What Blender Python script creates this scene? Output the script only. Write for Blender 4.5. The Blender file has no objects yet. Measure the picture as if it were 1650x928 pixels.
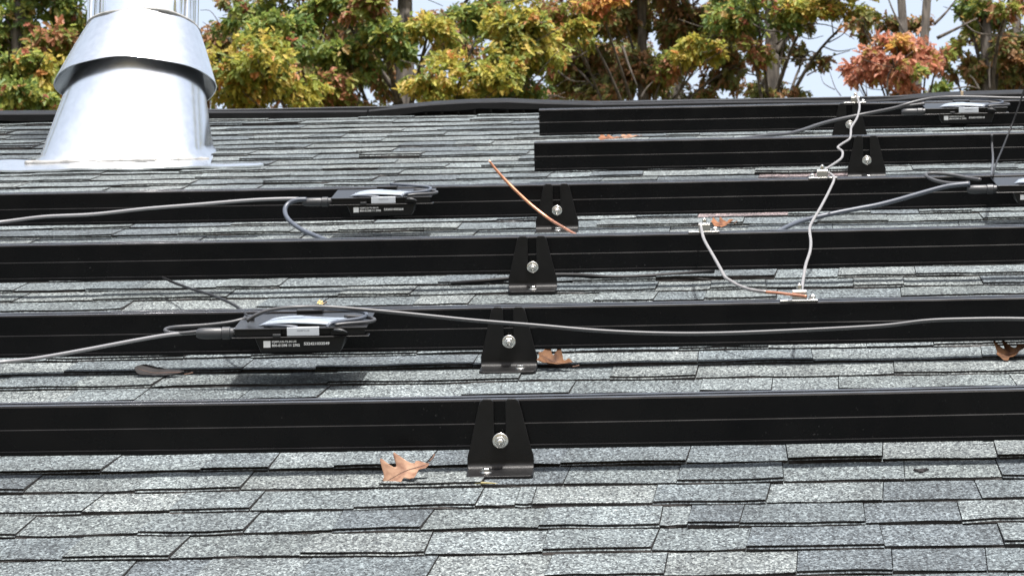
import bpy, bmesh, math, random
import numpy as np
from mathutils import Vector, Matrix

random.seed(7)
rng = np.random.default_rng(11)
PI = math.pi
RAD = math.radians
scene = bpy.context.scene
COL = scene.collection

# ------------------------------------------------------------------ camera
PITCH = RAD(25.0)                       # roof pitch
ORIGIN = Vector((0.0, 0.0, 3.6))        # roof point below the nearest bracket
ROT = Matrix.Rotation(PITCH, 4, 'X')    # roof axes: u along ridge, v up the slope, n off the roof
ROOF = Matrix.Translation(ORIGIN) @ ROT
CAM = (0.2235, -4.7749, 0.8705)         # camera in roof axes
YAW, PIT, ROLL, FPX = -0.0435, 0.1305, -0.0237, 5997.0


def cam_axes():
    cy, sy, cp, sp = math.cos(YAW), math.sin(YAW), math.cos(PIT), math.sin(PIT)
    cr, sr = math.cos(ROLL), math.sin(ROLL)
    f = Vector((sy*cp, cy*cp, -sp)); r = Vector((cy, -sy, 0)); u = r.cross(f)
    return cr*r + sr*u, -sr*r + cr*u, f


AX_R, AX_U, AX_F = cam_axes()
CAMV = Vector(CAM)
cd = bpy.data.cameras.new('camera')
cam = bpy.data.objects.new('camera', cd)
COL.objects.link(cam)
R3 = ROT.to_3x3()
r_, u_, f_ = R3 @ AX_R, R3 @ AX_U, R3 @ AX_F
cm = Matrix((r_, u_, -f_)).transposed().to_4x4()
cm.translation = ROOF @ CAMV
cam.matrix_world = cm
cd.sensor_width = 36.0
cd.sensor_fit = 'HORIZONTAL'
cd.lens = 36.0*FPX/1650.0
cd.clip_start = 0.05
cd.clip_end = 6000.0
cd.dof.use_dof = True                   # the small softness a phone lens leaves on the wood behind
cd.dof.focus_distance = 5.6
cd.dof.aperture_fstop = 44.0
scene.camera = cam

# ------------------------------------------------------------------ light
SUN_UP, SUN_SIDE = RAD(-2.0), RAD(8.0)
sd = Vector((math.sin(SUN_SIDE), math.sin(SUN_UP)*math.cos(SUN_SIDE), math.cos(SUN_UP)*math.cos(SUN_SIDE)))
sunw = (R3 @ sd).normalized()
world = bpy.data.worlds.new('World')
scene.world = world
world.use_nodes = True
wn = world.node_tree.nodes
sky = wn.new('ShaderNodeTexSky')
sky.sky_type = 'NISHITA'
sky.sun_disc = False
sky.sun_elevation = math.asin(sunw.z)
sky.sun_rotation = math.atan2(sunw.x, sunw.y)
sky.air_density = 0.8
sky.dust_density = 6.0
sky.ozone_density = 0.6
wn['Background'].inputs[1].default_value = 0.15
veil = wn.new('ShaderNodeMix')           # thin high cloud whitening the whole sky evenly
veil.data_type = 'RGBA'
veil.inputs[0].default_value = 0.5
veil.inputs[7].default_value = (3.0, 3.2, 3.25, 1)
world.node_tree.links.new(sky.outputs[0], veil.inputs[6])
world.node_tree.links.new(veil.outputs[2], wn['Background'].inputs[0])
sl = bpy.data.lights.new('sun', 'SUN')
sl.energy = 3.3
sl.angle = RAD(2.0)
sl.color = (1.0, 0.97, 0.93)
sun = bpy.data.objects.new('sun', sl)
COL.objects.link(sun)
sun.rotation_euler = sunw.to_track_quat('Z', 'Y').to_euler()
sun.location = (0, 0, 40)
scene.view_settings.view_transform = 'Standard'
scene.view_settings.look = 'None'
scene.view_settings.gamma = 1.0
scene.view_settings.exposure = 1.3
scene.view_settings.use_curve_mapping = False


# ------------------------------------------------------------------ picture <-> place
def proj(p):
    d = Vector(p) - CAMV
    z = d.dot(AX_F)
    return 825 + FPX*d.dot(AX_R)/z, 464 - FPX*d.dot(AX_U)/z, z


def ray(x, y):
    return AX_F + AX_R*((x-825)/FPX) + AX_U*((464-y)/FPX)


def pn(x, y, n=0.0):                     # where the line of sight meets height n over the roof
    d = ray(x, y)
    return CAMV + d*((n-CAM[2])/d.z)


def pv(x, y, v):                         # where it meets the upright plane at slope position v
    d = ray(x, y)
    return CAMV + d*((v-CAM[1])/d.y)


def pd(x, y, dist):                      # world point at a world-Y distance
    d = (R3 @ ray(x, y)).normalized()
    o = cam.matrix_world.translation
    return o + d*((dist-o.y)/d.y)


def u_at(x, v, n=0.0):
    a, b = -6.0, 6.0
    for _ in range(40):
        m = (a+b)/2
        if proj((m, v, n))[0] < x: a = m
        else: b = m
    return (a+b)/2


# ------------------------------------------------------------------ materials
def mat(name):
    m = bpy.data.materials.new(name)
    m.use_nodes = True
    nt = m.node_tree
    return m, nt.nodes, nt.links, nt.nodes['Principled BSDF']


def plain(name, color, rough=0.5, metal=0.0, spec=0.5, bump=None, var=None, coat=0.0):
    m, N, L, b = mat(name)
    b.inputs['Base Color'].default_value = (*color, 1)
    b.inputs['Roughness'].default_value = rough
    b.inputs['Metallic'].default_value = metal
    b.inputs['Specular IOR Level'].default_value = spec
    if coat: b.inputs['Coat Weight'].default_value = coat
    g = N.new('ShaderNodeNewGeometry')
    if var:                              # (scale, amount) soft wear in colour and gloss
        n = N.new('ShaderNodeTexNoise'); n.inputs['Scale'].default_value = var[0]; n.inputs['Detail'].default_value = 6
        L.new(g.outputs['Position'], n.inputs['Vector'])
        r = N.new('ShaderNodeMapRange'); r.inputs[1].default_value = 0.3; r.inputs[2].default_value = 0.7
        r.inputs[3].default_value = 1-var[1]; r.inputs[4].default_value = 1+var[1]
        L.new(n.outputs[0], r.inputs[0])
        mx = N.new('ShaderNodeMix'); mx.data_type = 'RGBA'; mx.blend_type = 'MULTIPLY'; mx.inputs[0].default_value = 1
        mx.inputs[6].default_value = (*color, 1)
        L.new(r.outputs[0], mx.inputs[7]); L.new(mx.outputs[2], b.inputs['Base Color'])
        rr = N.new('ShaderNodeMath'); rr.operation = 'MULTIPLY'; rr.inputs[1].default_value = rough
        L.new(r.outputs[0], rr.inputs[0]); L.new(rr.outputs[0], b.inputs['Roughness'])
    if bump:                             # (scale, distance)
        n2 = N.new('ShaderNodeTexNoise'); n2.inputs['Scale'].default_value = bump[0]; n2.inputs['Detail'].default_value = 3
        L.new(g.outputs['Position'], n2.inputs['Vector'])
        bp = N.new('ShaderNodeBump'); bp.inputs['Strength'].default_value = 0.6; bp.inputs['Distance'].default_value = bump[1]
        L.new(n2.outputs[0], bp.inputs['Height']); L.new(bp.outputs[0], b.inputs['Normal'])
    return m


def make_shingle():
    m, N, L, b = mat('shingle_granules')
    gp = N.new('ShaderNodeNewGeometry')
    rt = N.new('ShaderNodeMapping'); rt.inputs['Rotation'].default_value = (-PITCH, 0, 0)
    L.new(gp.outputs['Position'], rt.inputs[0])
    sc_ = N.new('ShaderNodeMapping'); sc_.inputs['Scale'].default_value = (1, 0.42, 1)   # granule pattern stretched along the slope
    L.new(rt.outputs[0], sc_.inputs[0])
    class g: outputs = {'Position': sc_.outputs[0]}
    at = N.new('ShaderNodeAttribute'); at.attribute_name = 'tint'
    def noise(scale, detail, rough=0.6):
        n = N.new('ShaderNodeTexNoise'); n.inputs['Scale'].default_value = scale
        n.inputs['Detail'].default_value = detail; n.inputs['Roughness'].default_value = rough
        L.new(g.outputs['Position'], n.inputs['Vector']); return n
    v = N.new('ShaderNodeTexVoronoi'); v.inputs['Scale'].default_value = 470
    L.new(g.outputs['Position'], v.inputs['Vector'])
    sep = N.new('ShaderNodeSeparateColor'); L.new(v.outputs['Color'], sep.inputs[0])
    cr = N.new('ShaderNodeValToRGB'); e = cr.color_ramp.elements
    e[0].position = 0.0; e[0].color = (0.12, 0.12, 0.13, 1)
    e[1].position = 1.0; e[1].color = (2.4, 2.4, 2.36, 1)
    for p, c in ((0.18, (0.30, 0.31, 0.33, 1)), (0.36, (0.74, 0.77, 0.80, 1)), (0.70, (1.05, 1.06, 1.05, 1)), (0.86, (1.8, 1.82, 1.80, 1))):
        x = cr.color_ramp.elements.new(p); x.color = c
    L.new(sep.outputs[0], cr.inputs[0])
    n1 = noise(150, 3)
    r1 = N.new('ShaderNodeMapRange'); r1.inputs[1].default_value = 0.32; r1.inputs[2].default_value = 0.68
    r1.inputs[3].default_value = 0.76; r1.inputs[4].default_value = 1.24
    L.new(n1.outputs[0], r1.inputs[0])
    n2 = noise(13, 5)
    r2 = N.new('ShaderNodeMapRange'); r2.inputs[1].default_value = 0.3; r2.inputs[2].default_value = 0.7
    r2.inputs[3].default_value = 0.72; r2.inputs[4].default_value = 1.26
    L.new(n2.outputs[0], r2.inputs[0])
    def mul(a, bb):
        mx = N.new('ShaderNodeMix'); mx.data_type = 'RGBA'; mx.blend_type = 'MULTIPLY'; mx.inputs[0].default_value = 1
        L.new(a, mx.inputs[6]); L.new(bb, mx.inputs[7]); return mx.outputs[2]
    c = mul(at.outputs['Color'], cr.outputs[0]); c = mul(c, r1.outputs[0]); c = mul(c, r2.outputs[0])
    L.new(c, b.inputs['Base Color'])
    b.inputs['Roughness'].default_value = 0.85
    b.inputs['Specular IOR Level'].default_value = 0.35
    bp = N.new('ShaderNodeBump'); bp.inputs['Strength'].default_value = 0.7; bp.inputs['Distance'].default_value = 0.0012
    L.new(v.outputs['Distance'], bp.inputs['Height']); bp.invert = True
    L.new(bp.outputs[0], b.inputs['Normal'])
    return m


def make_leaf(name, transl=0.35, rough=0.5):
    m, N, L, b = mat(name)
    at = N.new('ShaderNodeAttribute'); at.attribute_name = 'tint'
    L.new(at.outputs['Color'], b.inputs['Base Color'])
    b.inputs['Roughness'].default_value = rough
    b.inputs['Specular IOR Level'].default_value = 0.4
    t = N.new('ShaderNodeBsdfTranslucent')
    L.new(at.outputs['Color'], t.inputs['Color'])
    mx = N.new('ShaderNodeMixShader'); mx.inputs[0].default_value = transl
    L.new(b.outputs[0], mx.inputs[1]); L.new(t.outputs[0], mx.inputs[2])
    L.new(mx.outputs[0], N['Material Output'].inputs[0])
    return m


def make_dry_leaf(name, top, under, dark):
    m, N, L, b = mat(name)
    g = N.new('ShaderNodeNewGeometry'); tc = N.new('ShaderNodeTexCoord')
    n = N.new('ShaderNodeTexNoise'); n.inputs['Scale'].default_value = 60; n.inputs['Detail'].default_value = 5
    L.new(tc.outputs['Object'], n.inputs['Vector'])
    cr = N.new('ShaderNodeValToRGB'); cr.color_ramp.elements[0].position = 0.35; cr.color_ramp.elements[1].position = 0.6
    cr.color_ramp.elements[0].color = (*dark, 1); cr.color_ramp.elements[1].color = (*top, 1)
    L.new(n.outputs[0], cr.inputs[0])
    mx = N.new('ShaderNodeMix'); mx.data_type = 'RGBA'; mx.inputs[7].default_value = (*under, 1)
    L.new(g.outputs['Backfacing'], mx.inputs[0]); L.new(cr.outputs[0], mx.inputs[6])
    L.new(mx.outputs[2], b.inputs['Base Color'])
    b.inputs['Roughness'].default_value = 0.7
    b.inputs['Specular IOR Level'].default_value = 0.15
    return m


def make_bark():
    m, N, L, b = mat('bark')
    tc = N.new('ShaderNodeTexCoord'); mp = N.new('ShaderNodeMapping'); mp.inputs['Scale'].default_value = (14, 14, 2.5)
    L.new(tc.outputs['Object'], mp.inputs[0])
    n = N.new('ShaderNodeTexNoise'); n.inputs['Scale'].default_value = 1.6; n.inputs['Detail'].default_value = 8
    L.new(mp.outputs[0], n.inputs['Vector'])
    cr = N.new('ShaderNodeValToRGB'); cr.color_ramp.elements[0].position = 0.35; cr.color_ramp.elements[1].position = 0.7
    cr.color_ramp.elements[0].color = (0.028, 0.024, 0.020, 1); cr.color_ramp.elements[1].color = (0.125, 0.108, 0.092, 1)
    L.new(n.outputs[0], cr.inputs[0]); L.new(cr.outputs[0], b.inputs['Base Color'])
    b.inputs['Roughness'].default_value = 0.9
    bp = N.new('ShaderNodeBump'); bp.inputs['Distance'].default_value = 0.02; L.new(n.outputs[0], bp.inputs['Height']); L.new(bp.outputs[0], b.inputs['Normal'])
    return m


def make_ground():
    m, N, L, b = mat('leafy_ground')
    g = N.new('ShaderNodeNewGeometry')
    n = N.new('ShaderNodeTexNoise'); n.inputs['Scale'].default_value = 1.3; n.inputs['Detail'].default_value = 10
    L.new(g.outputs['Position'], n.inputs['Vector'])
    cr = N.new('ShaderNodeValToRGB'); e = cr.color_ramp.elements
    e[0].position = 0.38; e[0].color = (0.045, 0.06, 0.02, 1); e[1].position = 0.62; e[1].color = (0.16, 0.10, 0.045, 1)
    L.new(n.outputs[0], cr.inputs[0]); L.new(cr.outputs[0], b.inputs['Base Color'])
    b.inputs['Roughness'].default_value = 0.95
    return m


def make_metal(name, color, rough, dents=0.0):
    m, N, L, b = mat(name)
    b.inputs['Metallic'].default_value = 1.0
    g = N.new('ShaderNodeNewGeometry')
    n = N.new('ShaderNodeTexNoise'); n.inputs['Scale'].default_value = 45; n.inputs['Detail'].default_value = 6
    L.new(g.outputs['Position'], n.inputs['Vector'])
    cr = N.new('ShaderNodeValToRGB'); cr.color_ramp.elements[0].position = 0.3; cr.color_ramp.elements[1].position = 0.7
    cr.color_ramp.elements[0].color = (*[c*0.90 for c in color], 1); cr.color_ramp.elements[1].color = (*color, 1)
    L.new(n.outputs[0], cr.inputs[0]); L.new(cr.outputs[0], b.inputs['Base Color'])
    r = N.new('ShaderNodeMapRange'); r.inputs[3].default_value = rough*0.85; r.inputs[4].default_value = rough*1.2
    L.new(n.outputs[0], r.inputs[0]); L.new(r.outputs[0], b.inputs['Roughness'])
    if dents:
        n2 = N.new('ShaderNodeTexNoise'); n2.inputs['Scale'].default_value = 7; n2.inputs['Detail'].default_value = 1
        L.new(g.outputs['Position'], n2.inputs['Vector'])
        bp = N.new('ShaderNodeBump'); bp.inputs['Distance'].default_value = dents; bp.inputs['Strength'].default_value = 0.5
        L.new(n2.outputs[0], bp.inputs['Height']); L.new(bp.outputs[0], b.inputs['Normal'])
    return m


M = {}
M['shingle'] = make_shingle()
M['edge'] = plain('shingle_cut_edge', (0.018, 0.015, 0.014), 0.8, bump=(500, 0.001), var=(120, 0.5))
M['deck'] = plain('roof_underlay', (0.02, 0.02, 0.022), 0.9, bump=(120, 0.001))
M['siding'] = plain('house_siding', (0.55, 0.53, 0.48), 0.7, var=(3, 0.08))
M['rail'] = plain('black_anodised_aluminium', (0.0030, 0.0030, 0.0036), 0.27, spec=0.17, var=(18, 0.3))
def add_dust(m, thr, col):                # scattered dust specks and dry smears
    N, L = m.node_tree.nodes, m.node_tree.links
    b = N['Principled BSDF']
    src = b.inputs['Base Color'].links[0].from_socket
    g = N.new('ShaderNodeNewGeometry')
    n = N.new('ShaderNodeTexNoise'); n.inputs['Scale'].default_value = 260; n.inputs['Detail'].default_value = 2
    L.new(g.outputs['Position'], n.inputs['Vector'])
    n3 = N.new('ShaderNodeTexNoise'); n3.inputs['Scale'].default_value = 6; n3.inputs['Detail'].default_value = 5
    L.new(g.outputs['Position'], n3.inputs['Vector'])
    ad = N.new('ShaderNodeMath'); ad.operation = 'MULTIPLY_ADD'; ad.inputs[1].default_value = 0.35
    L.new(n3.outputs[0], ad.inputs[0]); L.new(n.outputs[0], ad.inputs[2])
    r = N.new('ShaderNodeMapRange'); r.inputs[1].default_value = thr; r.inputs[2].default_value = thr+0.10
    L.new(ad.outputs[0], r.inputs[0])
    mx = N.new('ShaderNodeMix'); mx.data_type = 'RGBA'; mx.inputs[7].default_value = (*col, 1)
    L.new(r.outputs[0], mx.inputs[0]); L.new(src, mx.inputs[6]); L.new(mx.outputs[2], b.inputs['Base Color'])


add_dust(M['rail'], 0.915, (0.05, 0.05, 0.05))
M['railtop'] = plain('rail_top_painted_sheen', (0.022, 0.022, 0.025), 0.36, spec=0.5, var=(40, 0.35))  # sky reflection on the top faces, painted in as a lighter tone
M['bracket'] = plain('black_powder_coat', (0.0062, 0.0062, 0.0066), 0.42, spec=0.26, bump=(900, 0.0004), var=(60, 0.15))
M['plastic'] = plain('black_plastic', (0.0045, 0.0045, 0.005), 0.34, spec=0.3, bump=(700, 0.0002))
M['vent'] = plain('ridge_vent_plastic', (0.006, 0.0062, 0.007), 0.6, spec=0.22, bump=(300, 0.0006), var=(25, 0.25))
M['plug'] = plain('grey_plug_plastic', (0.036, 0.038, 0.042), 0.42, bump=(600, 0.0003))
M['cable'] = plain('black_cable_jacket', (0.045, 0.046, 0.05), 0.42, spec=0.5)
M['cable_pale'] = plain('painted_sunlit_jacket', (0.20, 0.20, 0.21), 0.35, spec=0.6)  # same cable, its sun highlights put into a paler base colour
M['cable_dark'] = plain('matt_black_cable', (0.006, 0.006, 0.007), 0.6, spec=0.3)
M['cable_blue'] = plain('slate_cable_jacket', (0.06, 0.07, 0.09), 0.4, spec=0.5)
M['cover'] = plain('sky_reflection_cover', (0.21, 0.245, 0.29), 0.42, bump=(160, 0.0008), var=(50, 0.12))  # sky and sun reflection on the inverter top, painted as pale grey
M['label'] = plain('white_label', (0.55, 0.58, 0.62), 0.5)
M['print'] = plain('pale_print', (0.80, 0.80, 0.80), 0.6)
M['ink'] = plain('grey_print', (0.25, 0.27, 0.30), 0.6)
M['galv'] = make_metal('galvanised_sheet', (0.86, 0.875, 0.90), 0.21, 0.0018)
M['pipe'] = make_metal('polished_flue_steel', (0.88, 0.89, 0.91), 0.07, 0.003)
M['caulk'] = plain('grey_sealant', (0.22, 0.22, 0.215), 0.6, bump=(120, 0.003), var=(60, 0.2))
M['steel'] = make_metal('stainless_bolt', (0.74, 0.73, 0.70), 0.22)
M['tin'] = make_metal('tinned_lug', (0.50, 0.49, 0.47), 0.34)
M['wire'] = plain('grey_ground_wire', (0.235, 0.225, 0.22), 0.45, metal=0.3, var=(90, 0.12))
M['copper'] = plain('bare_copper', (0.72, 0.33, 0.20), 0.32, metal=0.85, var=(70, 0.2))
M['wood'] = plain('raw_wood', (0.55, 0.42, 0.27), 0.8)
M['sealyellow'] = plain('yellow_sealant', (0.20, 0.17, 0.06), 0.6, bump=(200, 0.002))
M['bark'] = make_bark()
M['leaf'] = make_leaf('oak_leaf', 0.5)
M['ground'] = make_ground()


# ------------------------------------------------------------------ builders
def mesh_obj(name, verts, faces, mats, parent=None, loc=(0, 0, 0), roof=True, midx=None, smooth=False, tint=None):
    me = bpy.data.meshes.new(name)
    me.from_pydata([tuple(v) for v in verts], [], faces)
    for m in (mats if isinstance(mats, (list, tuple)) else [mats]): me.materials.append(m)
    if midx is not None: me.polygons.foreach_set('material_index', midx)
    if smooth: me.polygons.foreach_set('use_smooth', [True]*len(me.polygons))
    if tint is not None:
        a = me.attributes.new('tint', 'FLOAT_COLOR', 'FACE')
        a.data.foreach_set('color', np.asarray(tint, np.float32).ravel())
    me.update()
    o = bpy.data.objects.new(name, me)
    COL.objects.link(o)
    place(o, loc, parent, roof)
    return o


def place(o, loc, parent, roof):
    if parent is not None:
        o.parent = parent
        o.location = loc
    elif roof:
        o.matrix_world = ROOF @ Matrix.Translation(Vector(loc))
    else:
        o.location = loc


def thing(name, label, cat, loc=(0, 0, 0), group=None, roof=True):
    o = bpy.data.objects.new(name, None)
    o.empty_display_size = 0.05
    COL.objects.link(o)
    place(o, loc, None, roof)
    return tag(o, label, cat, group)


def tag(o, label, cat, group=None):
    o['label'] = label; o['category'] = cat
    if group: o['group'] = group
    return o


def box(a, b):
    (x0, y0, z0), (x1, y1, z1) = a, b
    v = [(x0, y0, z0), (x1, y0, z0), (x1, y1, z0), (x0, y1, z0), (x0, y0, z1), (x1, y0, z1), (x1, y1, z1), (x0, y1, z1)]
    f = [(0, 3, 2, 1), (4, 5, 6, 7), (0, 1, 5, 4), (1, 2, 6, 5), (2, 3, 7, 6), (3, 0, 4, 7)]
    return v, f


class Mb:
    def __init__(s): s.v = []; s.f = []; s.m = []
    def add(s, vf, mi=0):
        o = len(s.v); s.v += [tuple(p) for p in vf[0]]; s.f += [tuple(i+o for i in q) for q in vf[1]]; s.m += [mi]*len(vf[1]); return s
    def obj(s, name, mats, parent=None, loc=(0, 0, 0), roof=True, smooth=False):
        return mesh_obj(name, s.v, s.f, mats, parent, loc, roof, s.m, smooth)


def bevel(o, w, seg=2, ang=35):
    m = o.modifiers.new('bevel', 'BEVEL'); m.width = w; m.segments = seg; m.limit_method = 'ANGLE'; m.angle_limit = RAD(ang)
    m.harden_normals = False
    for p in o.data.polygons: p.use_smooth = True
    w_ = o.modifiers.new('normals', 'WEIGHTED_NORMAL'); w_.keep_sharp = True
    return o


def catmull(pts, n):
    pts = [Vector(p) for p in pts]
    P = [pts[0]*2-pts[1]] + pts + [pts[-1]*2-pts[-2]]
    out = []
    for i in range(1, len(P)-2):
        a, b, c, d = P[i-1:i+3]
        for k in range(n):
            t = k/n
            out.append(0.5*((2*b) + (c-a)*t + (2*a-5*b+4*c-d)*t*t + (3*b-a-3*c+d)*t**3))
    out.append(P[-2])
    return out


def tube(pts, rad, seg=8, n=6, flat=1.0, curve=True):
    c = catmull(pts, n) if curve else [Vector(p) for p in pts]
    N_ = len(c)
    rs = [rad]*N_ if not isinstance(rad, (list, tuple)) else [np.interp(i/(N_-1), np.linspace(0, 1, len(rad)), rad) for i in range(N_)]
    v = []; f = []
    side = None
    for i, p in enumerate(c):
        t = (c[min(i+1, N_-1)]-c[max(i-1, 0)])
        if t.length < 1e-9: t = Vector((1, 0, 0))
        t.normalize()
        if side is None:
            side = t.orthogonal().normalized()
        side = (side - t*side.dot(t))
        if side.length < 1e-6: side = t.orthogonal()
        side.normalize()
        w = t.cross(side)
        for k in range(seg):
            a = 2*PI*k/seg
            v.append(p + side*math.cos(a)*rs[i] + w*math.sin(a)*rs[i]*flat)
    for i in range(N_-1):
        for k in range(seg):
            a, b = i*seg+k, i*seg+(k+1) % seg
            f.append((a, b, b+seg, a+seg))
    f.append(tuple(range(seg-1, -1, -1))); f.append(tuple((N_-1)*seg+k for k in range(seg)))
    return v, f


def tube_obj(name, pts, rad, m, parent=None, seg=8, n=6, **kw):
    v, f = tube(pts, rad, seg, n, **kw)
    o0 = Vector(pts[0])
    if parent is not None:
        return mesh_obj(name, v, f, m, parent, smooth=True)
    return mesh_obj(name, [p-o0 for p in v], f, m, None, o0, True, smooth=True)


def lathe(prof, seg=24, axis='z'):
    v = []; f = []
    for r, z in prof:
        for k in range(seg):
            a = 2*PI*k/seg
            x, y = r*math.cos(a), r*math.sin(a)
            v.append((x, y, z) if axis == 'z' else (x, -z, y))
    for i in range(len(prof)-1):
        for k in range(seg):
            a, b = i*seg+k, i*seg+(k+1) % seg
            f.append((a, b, b+seg, a+seg))
    f.append(tuple(range(seg-1, -1, -1))); f.append(tuple((len(prof)-1)*seg+k for k in range(seg)))
    return v, f


# ------------------------------------------------------------------ ground
G = 3000.0
gv = []; gf = []
gs = [-G, -400, -120, -60, -30, -15, 0, 15, 30, 45, 60, 120, 400, G]
for y in gs:
    for x in gs: gv.append((x, y, 0.0))
for j in range(len(gs)-1):
    for i in range(len(gs)-1):
        a = j*len(gs)+i; gf.append((a, a+1, a+1+len(gs), a+len(gs)))
ground = mesh_obj('ground', gv, gf, M['ground'], roof=False)
ground['kind'] = 'structure'

# ------------------------------------------------------------------ house with its shingle roof
U0, U1 = -4.6, 4.8
V_EAVE, V_RIDGE = -1.62, 5.62
V_RAIL = [0.0, 0.8785, 1.8045, 2.6999, 3.6206, 4.5129]
house = thing('house', 'house with grey asphalt shingle roof rising to a black ridge vent', 'house', (0, 0, 0))
# deck: closed slab over both slopes (in roof axes of the front slope)
inv = ROOF.inverted()


def w2r(p): return inv @ Vector(p)


ridge_w = ROOF @ Vector((0, V_RIDGE, -0.012)); eave_w = ROOF @ Vector((0, V_EAVE, -0.012))
yb = 2*ridge_w.y - eave_w.y
sec = [(eave_w.y, eave_w.z), (ridge_w.y, ridge_w.z), (yb, eave_w.z), (yb, eave_w.z-0.16), (ridge_w.y, ridge_w.z-0.17), (eave_w.y, eave_w.z-0.16)]
dv = [w2r((x, y, z)) for x in (U0, U1) for (y, z) in sec]
df = [(0, 1, 7, 6), (1, 2, 8, 7), (2, 3, 9, 8), (3, 4, 10, 9), (4, 5, 11, 10), (5, 0, 6, 11), (0, 5, 4, 1), (1, 4, 3, 2), (6, 7, 10, 11), (7, 8, 9, 10)]
mesh_obj('roof_deck', dv, df, M['deck'], house)
wy0, wy1, wx0, wx1 = eave_w.y+0.42, yb-0.42, U0+0.3, U1-0.3
tanp = math.tan(PITCH)
zr0 = eave_w.z-0.17
sec = [(wy0, 0.0), (wy1, 0.0), (wy1, zr0+0.42*tanp), (ridge_w.y, zr0+(ridge_w.y-eave_w.y)*tanp), (wy0, zr0+0.42*tanp)]
wv = [w2r((x, y, z-0.02)) for x in (wx0, wx1) for (y, z) in sec]
mesh_obj('wall', wv, [(0, 1, 2, 3, 4), (9, 8, 7, 6, 5), (0, 5, 6, 1), (1, 6, 7, 2), (4, 3, 8, 9), (3, 2, 7, 8), (5, 0, 4, 9)], M['siding'], house)

# shingles -----------------------------------------------------------------
EXP = 0.143
V0 = 0.0369
KNOWN = {0: [175, 333, 441, 545, 690, 905, 1105, 1267, 1417, 1600],
         -1: [54, 230, 397, 617, 780, 910, 1090, 1260, 1452, 1607],
         -2: [146, 285, 412, 577, 770, 833, 860, 1052, 1232, 1417, 1575],
         -3: [41, 234, 402, 543, 683, 870, 1063, 1107, 1190, 1390, 1543],
         -4: [115, 285, 492, 690, 877, 1050, 1200, 1420, 1610],
         -5: [204, 320, 485, 693, 880, 1070, 1280, 1433, 1583]}
TINTS = [((0.106, 0.120, 0.123), 3), ((0.094, 0.108, 0.112), 3.5), ((0.078, 0.091, 0.097), 3), ((0.066, 0.077, 0.084), 1.8), ((0.116, 0.128, 0.128), 2.2), ((0.090, 0.102, 0.103), 2)]


def rtint():
    c = random.choices([t[0] for t in TINTS], [t[1] for t in TINTS])[0]
    k = random.uniform(0.92, 1.08)
    return tuple(x*k for x in c)


def shingle_piece(w, slant, slant2, thick, lift):
    """one tab: origin at its lower left corner; profile runs from under the next course down to the cut edge"""
    seg = max(3, min(7, int(w/0.032)))
    if thick:
        h = 0.0072
        prof = [(0.182, 0.0002), (0.0, h+lift), (0.0014, h*0.58+lift), (-0.0040, h*0.52+lift*0.8), (-0.0034, h*0.2), (-0.0020, -0.005)]
    else:
        h = 0.0044
        prof = [(0.182, -0.0002), (0.0, h+lift), (0.0010, h*0.45+lift*0.8), (0.0004, h*0.3), (0.002, -0.005)]
    gran = 1
    v = []; f = []; mi = []
    n = len(prof)
    ph = random.uniform(0, 6.28)
    for i in range(seg+1):
        x = w*i/seg
        jv = random.gauss(0, 0.0011) + 0.0013*math.sin(ph+x*19)
        jn = random.uniform(-0.0006, 0.0006) + 0.0006*math.sin(ph*2+x*26)
        for k, (pvv, pnn) in enumerate(prof):
            fr = 1.0 if k >= 1 else 0.0
            jj = random.uniform(-0.0014, 0.0014) if k >= 2 else 0
            v.append((x + (slant+(slant2-slant)*i/seg)*pvv/0.143, pvv + (jv+jj)*fr, pnn + jn*fr))
    for i in range(seg):
        for k in range(n-1):
            a = i*n+k
            f.append((a, a+1, a+1+n, a+n)); mi.append(0 if (k < gran or (thick and k == 2)) else 1)
    f.append(tuple(range(n-1, -1, -1))); mi.append(1)
    f.append(tuple(seg*n+k for k in range(n))); mi.append(1)
    return v, f, mi


RAIL_T, RAIL_B = 0.098, 0.033
RAIL_U0 = [U0-9, U0-9, U0-9, U0-9, 0.0, 0.0]
pieces = []
k0 = math.floor((V_EAVE-V0)/EXP)
k1 = int((V_RIDGE-0.02-V0)/EXP)
for k in range(k0, k1+1):
    v = V0+EXP*k
    cuts = []
    if k in KNOWN:
        ks = [u_at(x, v+0.07) for x in KNOWN[k]]
        u = ks[0]
        left = []
        while u > U0+0.3:
            u -= random.uniform(0.11, 0.28); left.append(u)
        right = []
        u = ks[-1]
        while u < U1-0.3:
            u += random.uniform(0.11, 0.28); right.append(u)
        cuts = [U0-0.03]+left[::-1]+ks+right+[U1+0.03]
    else:
        u = U0-0.03-random.uniform(0, 0.1)
        cuts = [U0-0.03]
        while True:
            u += random.choice((random.uniform(0.085, 0.16), random.uniform(0.15, 0.30)))
            if u > U1-0.08: break
            if u > U0+0.05: cuts.append(u)
        cuts.append(U1+0.03)
    thick = random.random() < 0.5
    slants = [random.uniform(-0.003, 0.006)+(0.004 if c < -0.1 else 0.004) for c in cuts]
    wav = random.uniform(-0.002, 0.002)
    for i in range(len(cuts)-1):
        a, b = cuts[i], cuts[i+1]
        t = thick; thick = not thick
        if random.random() < 0.12: thick = not thick
        lift = max(0.0, random.gauss(0.0003, 0.0009))
        if random.random() < 0.035: lift += random.uniform(0.003, 0.007)
        pieces.append(dict(k=k, u=a+0.0006, v=v+wav+random.uniform(-0.001, 0.001), w=b-a-0.0012, sl=slants[i], sr=slants[i+1], t=t, lift=lift, tint=rtint()))
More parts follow.
